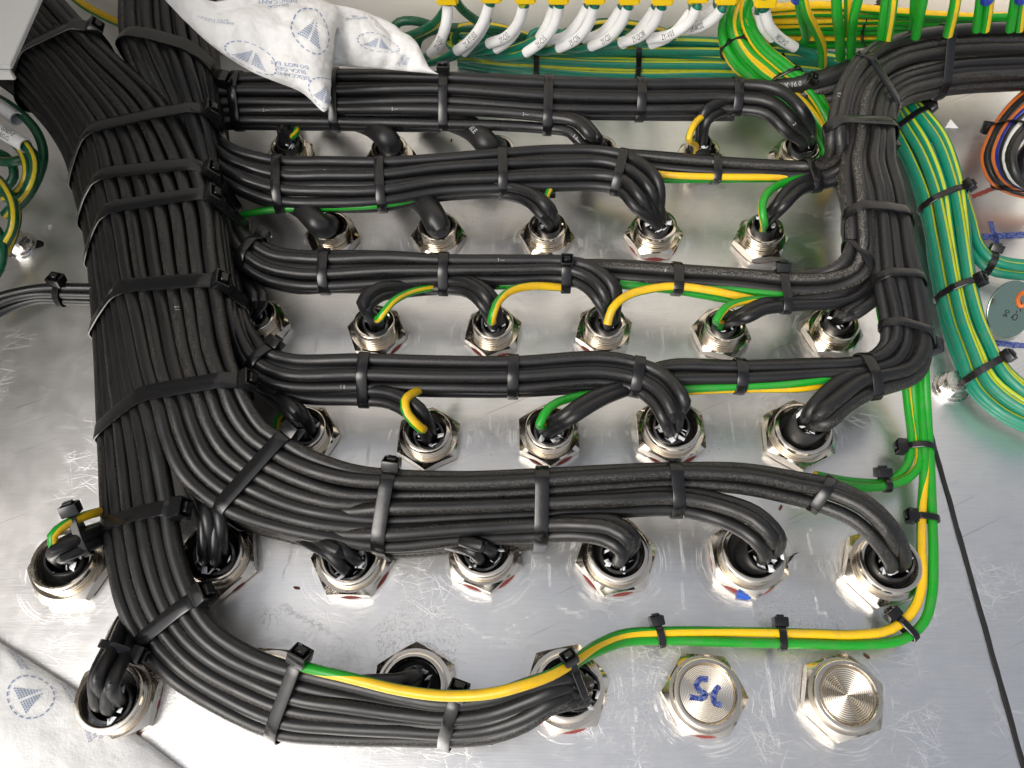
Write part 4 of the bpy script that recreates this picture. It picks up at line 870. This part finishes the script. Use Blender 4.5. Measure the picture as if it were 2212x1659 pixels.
def print_near(u, v, body, size=4.2, dphi=0.0, flip=False, keys=None):
    best = None
    for k, lst in CURVES.items():
        if keys and k not in keys: continue
        if k not in ROOTS or k[0] in 'EV': continue
        for ci, (cv, R) in enumerate(lst):
            q = cv[:, :3] - np.array([0, 0, H]); yy = q[:, 1]*ct + q[:, 2]*st_; zz = -(-q[:, 1]*st_ + q[:, 2]*ct)
            dd = np.hypot(1106+FPX*q[:, 0]/zz-u, 829.5-FPX*yy/zz-v); sc = np.where(dd < 14, dd*.004+zz, 9e9); i = int(sc.argmin())
            if sc[i] < 9e8 and 2 <= i < len(cv)-2 and (best is None or sc[i] < best[0]): best = (sc[i], k, ci, i)
    if best is None: print('PRINT MISS', body, u, v); return
    _, k, ci, i = best; cv, R = CURVES[k][ci]
    L = np.concatenate([[0], np.cumsum(np.linalg.norm(np.diff(cv[:, :3], axis=0), axis=1))])
    kids = [o for o in ROOTS[k].children if o.name.split('.')[0] in ('core', 'jacket')] if ROOTS[k].type == 'EMPTY' else [ROOTS[k]]
    par = kids[min(ci, len(kids)-1)] if kids else ROOTS[k]
    wrap_text(body, cv, R, L[i], size/1000, cam_angle(cv, i)+dphi, 'print', par, flip, .8)
for u, v, b in ((578,237,'2 \u2014'),(855,238,'2 \u2014'),(1003,228,'2 \u2014'),(1133,250,'2 \u2014'),(1285,198,'2 \u2014'),(1425,197,'2 \u2014'),(1250,303,'2 1'),(1712,268,'2'),(1757,290,'15'),(560,826,'5 1'),(735,832,'1 6'),(875,1135,'1 3'),(1050,1134,'1 3'),(508,688,'2 1'),(462,1140,'4 1'),(387,668,'2 1'),(1236,1124,'4 1'),(700,370,'2'),(1550,338,'2 1'),(1672,346,'5 1'),(1800,205,'5 1'),(1862,330,'1'),(1790,420,'1'),(1085,558,'1 \u2014'),(1325,365,'2 1'),(1440,590,'4')):
    print_near(u, v, b, 3.6)
print_near(1026, 292, 'CABLE', 6.0, keys=['k52']); print_near(1700, 180, '1 X 16.0', 6.0, keys=['jk1'])

# ---------------------------------------------------------------- labelled earth wires with marker sleeves and lugs
def lug_wire(label, body, lug, pts, tail, second=None, lug_mat='yellow_lug', flip=True):
    """earth wire that leaves a crimp lug, passes a printed marker sleeve and drops into the rear bundle"""
    p3 = [P(*q) for q in pts]; c0 = p3[0]; root = thing('labelled_earth_wire', label, 'earth wire', tuple(P(*lug)))
    allp = [P(lug[0], lug[1]-18, lug[2]+12), P(*lug)] + p3 + [P(*q) for q in tail]
    cv = interp(allp, .005); mobj('earth_wire', tube_mesh('earth_wire', cv, .0033, 12, random.uniform(-.1, .1), 1.5), M['teal'], root)
    sc = interp(p3, .004); sl = mobj('marker_sleeve', shell_mesh('marker_sleeve', sc, .0043, .0037, 18), M['sleeve'], root)
    if body:
        L = float(np.linalg.norm(np.diff(sc[:, :3], axis=0), axis=1).sum()); i = int(len(sc)*.6)
        wrap_text(body, sc, .0043, L*.60, .0066, cam_angle(sc, i), 'ink', sl, flip, .66)
    b = P(lug[0], lug[1]+7, lug[2]); bmx = bmesh.new(); bmesh.ops.create_cube(bmx, size=1)
    for v in bmx.verts:
        k_ = 1.0 if v.co.z < 0 else .82
        v.co = b + Vector((.0170*v.co.x*k_, .0105*v.co.y, .022*(v.co.z+.5)))
    bmesh.ops.bevel(bmx, geom=bmx.edges[:], offset=.0016, segments=2, affect='EDGES'); m = bpy.data.meshes.new('lug_cover'); bmx.to_mesh(m); bmx.free()
    mobj('lug_cover', m, M[lug_mat], root)
    if second:
        s2 = interp([P(*q) for q in second], .004); sl2 = mobj('marker_sleeve', shell_mesh('marker_sleeve', s2, .0042, .0036, 18), M['sleeve'], root)
        w2 = interp([P(second[0][0], second[0][1]-22, second[0][2]+14)] + [P(*q) for q in second] + [P(*q) for q in tail[1:]], .005)
        mobj('earth_wire', tube_mesh('earth_wire', w2, .0032, 12, .1, 1.0), M['teal'], root)
sleeves = [
 ('2Y-Q07', (967,-2,96), [(968,9,92),(964,50,80),(950,90,64),(931,116,50)], [(905,130,36),(860,140,20)], None),
 ('2Y-RTU03', (1062,-6,96), [(1058,8,92),(1044,48,78),(1018,85,62),(987,110,48)], [(955,128,36),(915,140,24),(880,150,16)], [(1052,40,74),(1040,66,64),(1018,95,52),(1000,114,44)]),
 ('2Y-C12', (1135,-4,96), [(1132,10,92),(1120,48,78),(1093,80,62),(1056,94,50)], [(1020,108,38),(985,108,28),(970,90,26),(1000,78,30),(1060,92,28),(1150,120,18)], [(1128,30,80),(1115,65,66),(1095,90,54),(1072,106,44)]),
 ('2Y-C15', (1206,-3,96), [(1208,12,92),(1198,52,78),(1172,88,62),(1136,114,48)], [(1100,122,34),(1050,115,28),(1030,92,30),(1060,70,36),(1110,80,32),(1200,110,20)], [(1196,14,84),(1184,50,72),(1166,80,58)]),
 ('2Y-C16', (1284,-3,96), [(1284,12,92),(1272,50,78),(1246,84,62),(1207,104,48)], [(1170,112,34),(1140,100,28),(1150,72,36),(1200,70,34),(1280,100,22)], [(1270,14,84),(1250,48,72),(1222,78,58),(1186,88,48)]),
 ('2Y-C21', (1358,-2,96), [(1357,14,92),(1342,50,78),(1314,82,62),(1277,100,48)], [(1240,106,36),(1205,95,30),(1215,72,36),(1270,72,34),(1360,104,20)], [(1343,16,84),(1322,48,72),(1296,74,58),(1262,84,48)]),
 ('2Y-DC08', (1430,-1,96), [(1429,14,92),(1414,48,78),(1384,78,62),(1341,92,50)], [(1300,98,38),(1275,82,34),(1295,62,40),(1350,68,36),(1440,104,22)], [(1416,16,84),(1396,46,72),(1372,74,58),(1344,96,46)]),
 ('2Y-V03', (1505,-6,96), [(1506,14,92),(1490,46,80),(1450,74,66),(1402,84,54)], [(1370,92,40),(1350,80,34),(1380,66,38),(1450,84,32),(1540,112,22)], [(1494,24,80),(1470,56,70),(1440,82,56),(1406,96,46)]),
 ('2Y-AC02', (1566,-2,96), [(1560,18,92),(1542,40,82),(1512,58,70),(1479,65,60)], [(1450,70,46),(1430,80,34),(1480,98,24),(1560,120,18)], [(1548,14,84),(1522,36,74),(1496,48,64)]),
 ('2Y-RTU04', (1650,4,96), [(1651,20,90),(1660,54,78),(1684,82,64),(1716,102,52)], [(1750,116,40),(1800,140,28),(1850,165,20)], [(1640,24,84),(1648,56,72),(1668,82,60)]),
]
for body, lug, pts, tail, sec in sleeves:
    lug_wire(f'teal earth wire with white sleeve marked {body}', body, lug, pts, tail, sec, flip=True)
# bare dark loops behind the sleeves
wire('D1', 'dark green earth wire looping left of the first sleeve', [(985,-25,84),(968,10,72),(940,50,56),(900,72,46),(862,82,38),(845,68,38),(862,48,44),(900,46,44),(940,60,36),(985,90,26),(1040,120,14)], 3.9, 'dkgy', .3, 1, group='dark loops at the rear')
wire('D2', 'dark green earth wire slanting down right of the first sleeve', [(975,-20,80),(990,10,68),(1020,38,52),(1060,62,42),(1120,85,30)], 3.7, 'dkgy', .35, 1, group='dark loops at the rear')
wire('D3', 'dark green earth wire arching under the second sleeve', [(900,122,20),(905,85,30),(950,62,40),(1000,60,40),(1050,66,38),(1100,84,26)], 3.7, 'dkgy', .3, 1, group='dark loops at the rear')
wire('D4', 'dark green earth wire coiled under the third sleeve', [(1010,112,22),(982,95,28),(985,66,38),(1030,55,44),(1085,62,42),(1150,84,30)], 3.7, 'dkgy', .35, 1, group='dark loops at the rear')
wire('D5', 'dark green earth wire coiled under the sixth sleeve', [(1330,110,20),(1280,85,30),(1275,55,42),(1320,48,46),(1390,58,42),(1480,84,28)], 3.7, 'dkgy', .35, 1, group='dark loops at the rear')
for u, v, nm in ((1722, -8, 'blue crimp lug above the hanging yellow wire'), (2132, -6, 'blue crimp lug at the right of the rear wall'), (2206, -8, 'blue crimp lug at the upper right corner')):
    a = P(u, v-22, 120); b = P(u, v+8, 108); ax = b-a; q = lathe('crimp_lug', [(.0042, 0), (.0046, .001), (.0046, ax.length-.001), (.0042, ax.length), (.003, ax.length)], 20)
    o = mobj('crimp_lug', q, M['blue_lug']); o.location = a; o.rotation_mode = 'QUATERNION'; o.rotation_quaternion = ax.to_track_quat('Z', 'Y'); tag(o, nm, 'lug', 'blue crimp lugs')

# ---------------------------------------------------------------- left edge: coiled earth wires, bolts, panel
lc = [('outermost dark green earth wire of the coil at the left edge', [(-60,190,40),(0,215,44),(50,250,44),(83,292,42),(94,332,38),(86,372,34),(62,420,26),(35,450,18)], 'dkgy', .3),
 ('dark green earth wire with printed sleeve coiled at the left edge', [(-40,262,48),(10,288,50),(58,316,48),(75,355,44),(66,400,38),(42,432,30),(10,465,22)], 'dkgy', .0),
 ('inner dark green earth wire of the coil at the left edge', [(-40,270,40),(20,300,42),(52,335,42),(60,375,38),(45,410,30),(10,430,24)], 'dkgy', -.1),
 ('short dark green earth wire across the left coil', [(-30,340,26),(10,350,28),(45,345,30),(80,330,28)], 'dkgy', .1),
 ('lower dark green earth wire bending down at the left edge', [(-20,372,40),(10,405,42),(28,445,40),(28,490,34),(10,525,26),(-10,560,18)], 'dkgy', .0),
 ('second lower dark green earth wire bending down at the left edge', [(-10,395,30),(22,428,32),(36,462,30),(30,500,24),(12,545,14)], 'dkgy', .1),
 ('lowest dark green earth wire at the left edge', [(-40,470,26),(-5,500,28),(5,540,26),(-2,580,20),(-30,620,14)], 'dkgy', .4),
 ('dark green earth wire arching at the upper left of the coil', [(-40,350,20),(-10,330,24),(20,345,22),(30,380,16),(0,420,8)], 'dkgy', .3)]
for i, (lb, pts, mt, v0) in enumerate(lc): wire(f'L{i}', lb, pts, 3.7, mt, v0, .8, group='coiled earth wires at the left edge')
def marker(label, pts, lines, par=None):
    sc = interp([P(*q) for q in pts], .004); o = mobj('marker_sleeve', shell_mesh('marker_sleeve', sc, .0058, .0048, 18), M['sleeve'])
    tag(o, label, 'sleeve', 'sleeves at the left edge'); L = float(np.linalg.norm(np.diff(sc[:, :3], axis=0), axis=1).sum())
    for j, ln in enumerate(lines): wrap_text(ln, sc, .0058, L*.62, .0052, cam_angle(sc, len(sc)//2)+(.45-.9*j), 'ink', o, False, .75)
marker('white marker sleeve printed with letters on the left coil', [(-20,272,50),(10,288,51),(56,315,49)], ['EG:G', 'GND-E'])
marker('blank white marker sleeve above the printed one, left edge', [(-30,212,46),(0,230,47),(36,257,46)], [])
def bolt(label, u, v, r=10.0, hh=8.0, rot=.3, extra=True):
    c = P(u, v, 0); root = thing('hex_bolt', label, 'bolt', c, 'hex bolts')
    V = []; F = []; rings = []
    for f, z in ((1, 0), (1, hh*.82), (.93, hh), (0, hh)):
        b = len(V); rings.append(b)
        for j in range(36):
            a = j*2*math.pi/36; ap = r*math.cos(math.pi/6); rr = ap/math.cos(((a) % (math.pi/3))-math.pi/6)
            if z == hh: rr = ap*.97*f/.93 if f else 0
            elif z: pass
            zz = z - (max(0, rr-ap*.97)*.55 if f == 1 and z else 0)
            V.append((rr*math.cos(a)/1000, rr*math.sin(a)/1000, (zz+3.4)/1000))
    for a_, b_ in zip(rings, rings[1:]): F += [(a_+j, a_+(j+1) % 36, b_+(j+1) % 36, b_+j) for j in range(36)]
    o = bpy.data.objects.new('bolt_head', me('bolt_head', V, F, True, None, 25)); o.data.materials.append(M['steel']); link(o, root); o.rotation_euler = (0, 0, rot)
    for nm, R, z0, z1 in (('washer', r*1.35, 0.1, 1.7), ('spring_washer', r*1.12, 1.8, 3.5)):
        m = lathe(nm, [(R*.5/1000, z0/1000), (R/1000-.0003, z0/1000), (R/1000, z0/1000+.0003), (R/1000, z1/1000-.0003), (R/1000-.0003, z1/1000), (R*.5/1000, z1/1000)], 40)
        m.materials.append(M['steel']); w_ = bpy.data.objects.new(nm, m); link(w_, root)
    tm = [(math.cos(a)*.0035, math.sin(a)*.0035) for a in (0.3, 1.5, 2.6, 3.9, 5.2)]
    return root
bolt('steel hex bolt on the plate at the left edge', 46, 532, 9.5, 8, .25)
bolt('steel hex bolt with washers by the right teal cables', 2053, 838, 9.5, 8, .1)
bolt('dark steel hex bolt between the two trunk parts, top left', 196, 62, 9.0, 8, .5)
# slotted hole beside the left bolt
sl = mobj('slotted_hole', lathe('slotted_hole', [(.0002, .0003), (.0048, .0003)], 24), M['rubber'], gland_plate); sl.location = P(76, 528, 0); sl.scale = (1.5, .9, 1)
wire('TLw', 'green and yellow wire passing between the trunk parts at the top', [(120,-40,60),(180,10,50),(225,35,40),(275,58,30)], 3.6, 'gy', .05, 0)
# pale grey sheet-metal panel reaching in at the upper left
a, b = P(28,150,190), P(88,-14,190); ye = b.y + .1
o = mobj('panel', box_mesh('panel', (-.56, a.y, .224), (a.x, ye, .2242+.003), .0006, 1), M['grey_paint'])
lip = mobj('folded_lip', box_mesh('folded_lip', (-.56, a.y-.0012, .2184), (a.x-.0015, a.y+.0008, .2238), .0003, 1), M['grey_paint'], o)
tag(o, 'pale grey sheet metal panel with folded lip in the upper left corner', 'panel')

# ---------------------------------------------------------------- right edge: wire coil, tag
stream('coil', 'coil of orange black blue and white wires at the right edge', [(2290,150,14,2330,262,52),(2215,195,18,2268,262,56),(2165,245,24,2225,282,60),(2133,300,26,2198,312,62),(2122,345,24,2190,348,62),(2140,390,18,2200,382,58),(2185,416,12,2228,402,50),(2270,432,10,2290,410,44)], 9, 3.0, 3, 0, mats=['orange','core','core','orange','blue','core','greywire','core','core'], name='wire_coil', cat='wire coil', part='wire')
stream('coilb', 'black cable loop lying inside the wire coil at the right edge', [(2330,250,40,2330,290,40),(2250,285,42,2262,318,42),(2208,330,42,2232,345,42),(2212,385,38,2240,380,38),(2290,420,30,2300,400,30)], 2, 4.4, 0, 1, mat='core', name='wire_coil', cat='wire coil', part='wire')
tie('cable tie round the wire coil at the right edge', (2128,268,22), (2235,300,62), ['coil','coilb'], 165, 5.0, 1.2, .02)
o = mobj('tape_roll', lathe('tape_roll', [(.004, 0), (.0125, 0), (.0135, .001), (.0135, .024), (.0125, .025), (.006, .025), (.004, .022)], 32), M['sleeve']); o.location = P(2222, 358, 24); tag(o, 'white plastic roll inside the wire coil at the right edge', 'roll')
# round metal identification tag
tc_ = P(2182, 668, 14); e1 = (P(2196, 606, 26)-P(2148, 730, 4)).normalized(); e2 = Vector((.95, .0, -.30)); e2 = (e2-e1*e1.dot(e2)).normalized(); en = e1.cross(e2); en = -en if en.z < 0 else en
Rt = .0215; troot = thing('identification_tag', 'round green-tinted metal tag stamped 2Y-Q 06 at the right edge', 'tag', tuple(tc_))
mt_ = Matrix((e2, en.cross(e2), en)).transposed().to_4x4(); mt_.translation = Vector((0,0,0))
o = bpy.data.objects.new('disc', lathe('disc', [(.0001, 0), (Rt-.0004, 0), (Rt, .0003), (Rt, .0011), (Rt-.0004, .0014), (.0001, .0014)], 56)); o.data.materials.append(M['tagsteel']); link(o, troot); o.matrix_local = mt_
for body, px, py, sz in (('2Y-Q', .006, .0005, .0115), ('06', -.0035, -.004, .0100)):
    V, F = text_mesh(body)
    a = math.radians(-97); out = [(px + (x*math.cos(a)-y*math.sin(a))*sz*.62, py + (x*math.sin(a)+y*math.cos(a))*sz*.62, .00155) for x, y, _ in V]
    t_ = bpy.data.objects.new('stamped_lettering', me('stamped_lettering', out, F, False)); t_.data.materials.append(M['ink']); link(t_, troot); t_.matrix_local = mt_
wire('ow', 'small orange wire loop holding the round tag', [(2240,640,40),(2212,632,38),(2198,645,30),(2204,662,26),(2222,655,30),(2240,665,34)], 1.7, 'orange', name='wire_loop', cat='wire')

# ---------------------------------------------------------------- desiccant bags
def bag(name, label, net, thick_, prints, nu=110, nv=46, wr=.0022, seed=1.0, mat='bag'):
    G = np.array([[list(P(*q)) for q in col] for col in net])          # columns along the length
    def cr(arr, t):                                                    # Catmull-Rom along axis 0 for all t at once
        n = len(arr)-1; x = np.clip(t, 0, 1)*n; i = np.minimum(x.astype(int), n-1); f = (x-i).reshape((-1,)+(1,)*(arr.ndim-1))
        p0, p1, p2, p3 = arr[np.maximum(i-1, 0)], arr[i], arr[i+1], arr[np.minimum(i+2, n)]
        return .5*((2*p1)+(-p0+p2)*f+(2*p0-5*p1+4*p2-p3)*f*f+(-p0+3*p1-3*p2+p3)*f**3)
    ss, tt = np.linspace(0, 1, nu+1), np.linspace(0, 1, nv+1)
    GB_ = cr(np.swapaxes(cr(G, ss), 0, 1), tt); GB_ = np.swapaxes(GB_, 0, 1)      # (nu+1, nv+1, 3)
    da, db = np.gradient(GB_, axis=0), np.gradient(GB_, axis=1); NN = np.cross(db, da); NN /= np.maximum(np.linalg.norm(NN, axis=2), 1e-9)[..., None]
    NN *= np.where(NN[..., 2:] < 0, -1, 1); HH = np.zeros((nu+1, nv+1))
    for i in range(nu+1):
        for j in range(nv+1):
            s_, t_ = ss[i], tt[j]; p = GB_[i, j]; e = min(s_, 1-s_, t_*.6, (1-t_)*.6)
            q = Vector((p[0]*38+seed, p[1]*38, p[2]*20)); w_ = (abs(noise.noise(q))-.2)*wr*1.3 + noise.noise(q*2.6)*wr*.5 + (abs(noise.noise(q*5.5))-.15)*wr*.28
            HH[i, j] = thick_*(1-math.exp(-e*14)) + w_*min(1, e*12+.25)
    TOP = GB_ + NN*HH[..., None]
    def bil(arr, s, t):
        x, y = min(max(s, 0), 1)*nu, min(max(t, 0), 1)*nv; i, j = min(int(x), nu-1), min(int(y), nv-1); f, g = x-i, y-j
        return (arr[i, j]*(1-f)+arr[i+1, j]*f)*(1-g) + (arr[i, j+1]*(1-f)+arr[i+1, j+1]*f)*g
    def base(s, t): return bil(GB_, s, t)
    def surf(s, t): i, j = int(round(s*nu)), int(round(t*nv)); return GB_[i, j], NN[i, j], HH[i, j]
    V = []; F = []
    for i in range(nu+1):
        for j in range(nv+1):
            p, n, h = surf(i/nu, j/nv); V.append(p + n*h)
    k = len(V)
    for i in range(nu+1):
        for j in range(nv+1):
            p, n, h = surf(i/nu, j/nv); V.append(p - n*(.0006 + thick_*.25*min(1, 8*min(i/nu, 1-i/nu, j/nv, 1-j/nv))))
    id_ = lambda i, j: i*(nv+1)+j
    for i in range(nu):
        for j in range(nv):
            q = (id_(i,j), id_(i+1,j), id_(i+1,j+1), id_(i,j+1)); F += [q, tuple(x+k for x in q[::-1])]
    rim = [id_(i,0) for i in range(nu)]+[id_(nu,j) for j in range(nv)]+[id_(i,nv) for i in range(nu,0,-1)]+[id_(0,j) for j in range(nv,0,-1)]
    for a_, b_ in zip(rim, rim[1:]+rim[:1]): F.append((b_, a_, a_+k, b_+k))
    m = me('pouch', V, F, True); bm = bmesh.new(); bm.from_mesh(m); bmesh.ops.recalc_face_normals(bm, faces=bm.faces[:]); bm.to_mesh(m); bm.free()
    c = G.reshape(-1, 3).mean(0); root = thing(name, label, 'desiccant bag', (c[0], c[1], 0)); mobj('pouch', m, M[mat], root)
    def put(s, t): return Vector(bil(TOP, s, t) + bil(NN, s, t)*.00045)
    def polys(nm, shapes):
        V = []; F = []
        for sh in shapes:
            b = len(V); V += [put(*q) for q in sh]; F.append(tuple(range(b, len(V))))
        mobj(nm, me(nm, V, F, False), M['bagink'], root)
    gl = np.linalg.norm(base(.6,.5)-base(.4,.5))/.2; gw = np.linalg.norm(base(.5,.7)-base(.5,.3))/.4
    for kind, s, t, size, ang in prints:
        ca, sa = math.cos(math.radians(ang)), math.sin(math.radians(ang))
        def loc(x, y): X, Y = x*ca-y*sa, x*sa+y*ca; return (s+X*size/gl, t-Y*size/gw)
        if kind == 'logo':        # hatched triangle pair in a dashed ring
            sh = []
            for q in range(40):
                if q % 2: continue
                a0, a1 = q*2*math.pi/40, (q+1.25)*2*math.pi/40
                sh.append([loc(math.cos(a_)*r_, math.sin(a_)*r_) for a_, r_ in ((a0,1.0),(a0,.945),(a1,.945),(a1,1.0))])
            for i in range(9):
                y0 = -.5+i*.115; wl = .62*(1-i/10)
                for sg in (-1, 1):
                    x0, x1 = (.05, wl) if sg > 0 else (-wl, -.05)
                    st = (x1-x0)/5
                    for q in range(5): sh.append([loc(x0+q*st, y0), loc(x0+(q+.72)*st, y0), loc(x0+(q+.72)*st, y0+.065), loc(x0+q*st, y0+.065)])
            polys('printed_logo', sh)
        else:
            for li, ln in enumerate(kind):
                Vt, Ft = text_mesh(ln); Vv = [put(*loc(x*.62, y*.62-li*.62)) for x, y, _ in Vt]
                mobj('printed_text', me('printed_text', Vv, Ft, False), M['bagink'], root)
DT = ('DESICCANT', 'SILICA GEL', 'DO NOT EAT')
bag('desiccant_bag', 'crumpled white desiccant bag with blue print on the rear bundle', [
 [(345,-40,130),(348,-25,130),(352,-12,128),(358,2,126)],
 [(455,2,124),(448,30,122),(445,58,118),(440,84,112)],
 [(555,-14,118),(552,42,116),(546,100,108),(540,153,98)],
 [(650,-14,112),(650,60,112),(640,135,102),(648,198,90)],
 [(712,6,106),(700,80,106),(700,160,94),(705,240,84)],
 [(735,12,100),(728,60,96),(722,105,88),(716,150,78)],
 [(790,26,94),(786,70,92),(780,110,86),(775,146,76)],
 [(850,54,86),(860,92,84),(872,124,78),(880,154,72)],
 [(905,108,76),(918,130,74),(930,148,72),(948,160,70)]], .004,
 [('logo', .425, .36, .0135, -12), ('logo', .255, .80, .0120, -8), ('logo', .485, .84, .0105, -14), ('logo', .80, .50, .0115, -5), (DT, .375, .80, .0056, 197), (('SILICA','DESICCANT','GEL'), .31, .20, .0056, 187), (('DESICCANT','DO NOT'), .15, .5, .0050, 190), (('SILICA GEL','DO NOT EAT'), .88, .75, .0052, 255), (('DESICCANT','GEL'), .71, .22, .0050, 200)], 160, 80, .0042, 3.0)
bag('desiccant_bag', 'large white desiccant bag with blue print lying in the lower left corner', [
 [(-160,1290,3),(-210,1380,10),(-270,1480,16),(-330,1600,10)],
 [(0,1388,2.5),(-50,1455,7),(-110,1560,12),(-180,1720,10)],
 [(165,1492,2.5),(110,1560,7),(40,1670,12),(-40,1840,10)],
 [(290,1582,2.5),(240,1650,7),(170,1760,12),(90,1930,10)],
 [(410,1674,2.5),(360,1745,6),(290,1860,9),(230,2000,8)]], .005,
 [('logo', .42, .27, .0135, -30), (DT, .49, .085, .0052, 148), (DT, .62, .24, .0056, 148), (('DESICCANT','DO NOT EAT'), .32, .08, .0050, 148)], 120, 90, .0011, 9.0, 'bag_lit')

# ---------------------------------------------------------------- scraps on the plate
def scrap(name, label, cat, pts, z, mat, thk=.0003):
    c3 = [P(u, v, z+(1.6 if i % 2 else .2)) for i, (u, v) in enumerate(pts)]; n = len(c3)
    V = c3 + [q + Vector((0,0,thk)) for q in c3]; F = [tuple(range(n))[::-1], tuple(range(n, 2*n))] + [(i, (i+1) % n, n+(i+1) % n, n+i) for i in range(n)]
    tag(mobj(name, me(name, V, F, False), mat), label, cat)
scrap('tape_scrap', 'torn scrap of blue tape below a second-row gland', 'tape', [(1591,1271),(1607,1277),(1623,1283),(1622,1294),(1608,1296),(1592,1289)], .3, M['bluetape'])
scrap('rubber_shred', 'curled black rubber shred beside a second-row gland', 'shred', [(1701,1218),(1706,1203),(1716,1196),(1726,1194),(1715,1200),(1708,1210)], .6, M['rubber'], .0012)
scrap('plastic_flake', 'small white triangular flake below the upper right bundle', 'flake', [(2041,276),(2053,258),(2070,277)], .3, M['sleeve'])
scrap('paper_flake', 'pale flake lying on the plate left of the trunk', 'flake', [(103,488),(112,485),(119,490),(112,496),(106,495)], .3, M['sleeve'])
for i, (u, v, lb) in enumerate(((975,303,'brown crumb on the plate in the rearmost gland row'), (640,1270,'brown crumb right of the second gland, second row'), (1687,1096,'brown crumb beside the looping cores, second row'), (1873,1417,'brown crumb above the clean blanking plug'), (338,1468,'brown crumb by the lower left gland'))):
    bm = bmesh.new(); bmesh.ops.create_icosphere(bm, subdivisions=2, radius=1)
    for v_ in bm.verts:
        k_ = 1+.45*noise.noise(v_.co*2.1+Vector((i*7, 0, 0))); v_.co = Vector((v_.co.x*.0009*k_, v_.co.y*.0021*k_, v_.co.z*.0007*k_))
    m = bpy.data.meshes.new('crumb'); bm.to_mesh(m); bm.free()
    o = mobj('crumb', m, M['brown']); o.location = P(u, v, .7); o.rotation_euler = (0, 0, i*1.3); tag(o, lb, 'crumb', 'brown crumbs')
for o in bpy.data.objects:
    if '_loc' in o: del o['_loc']
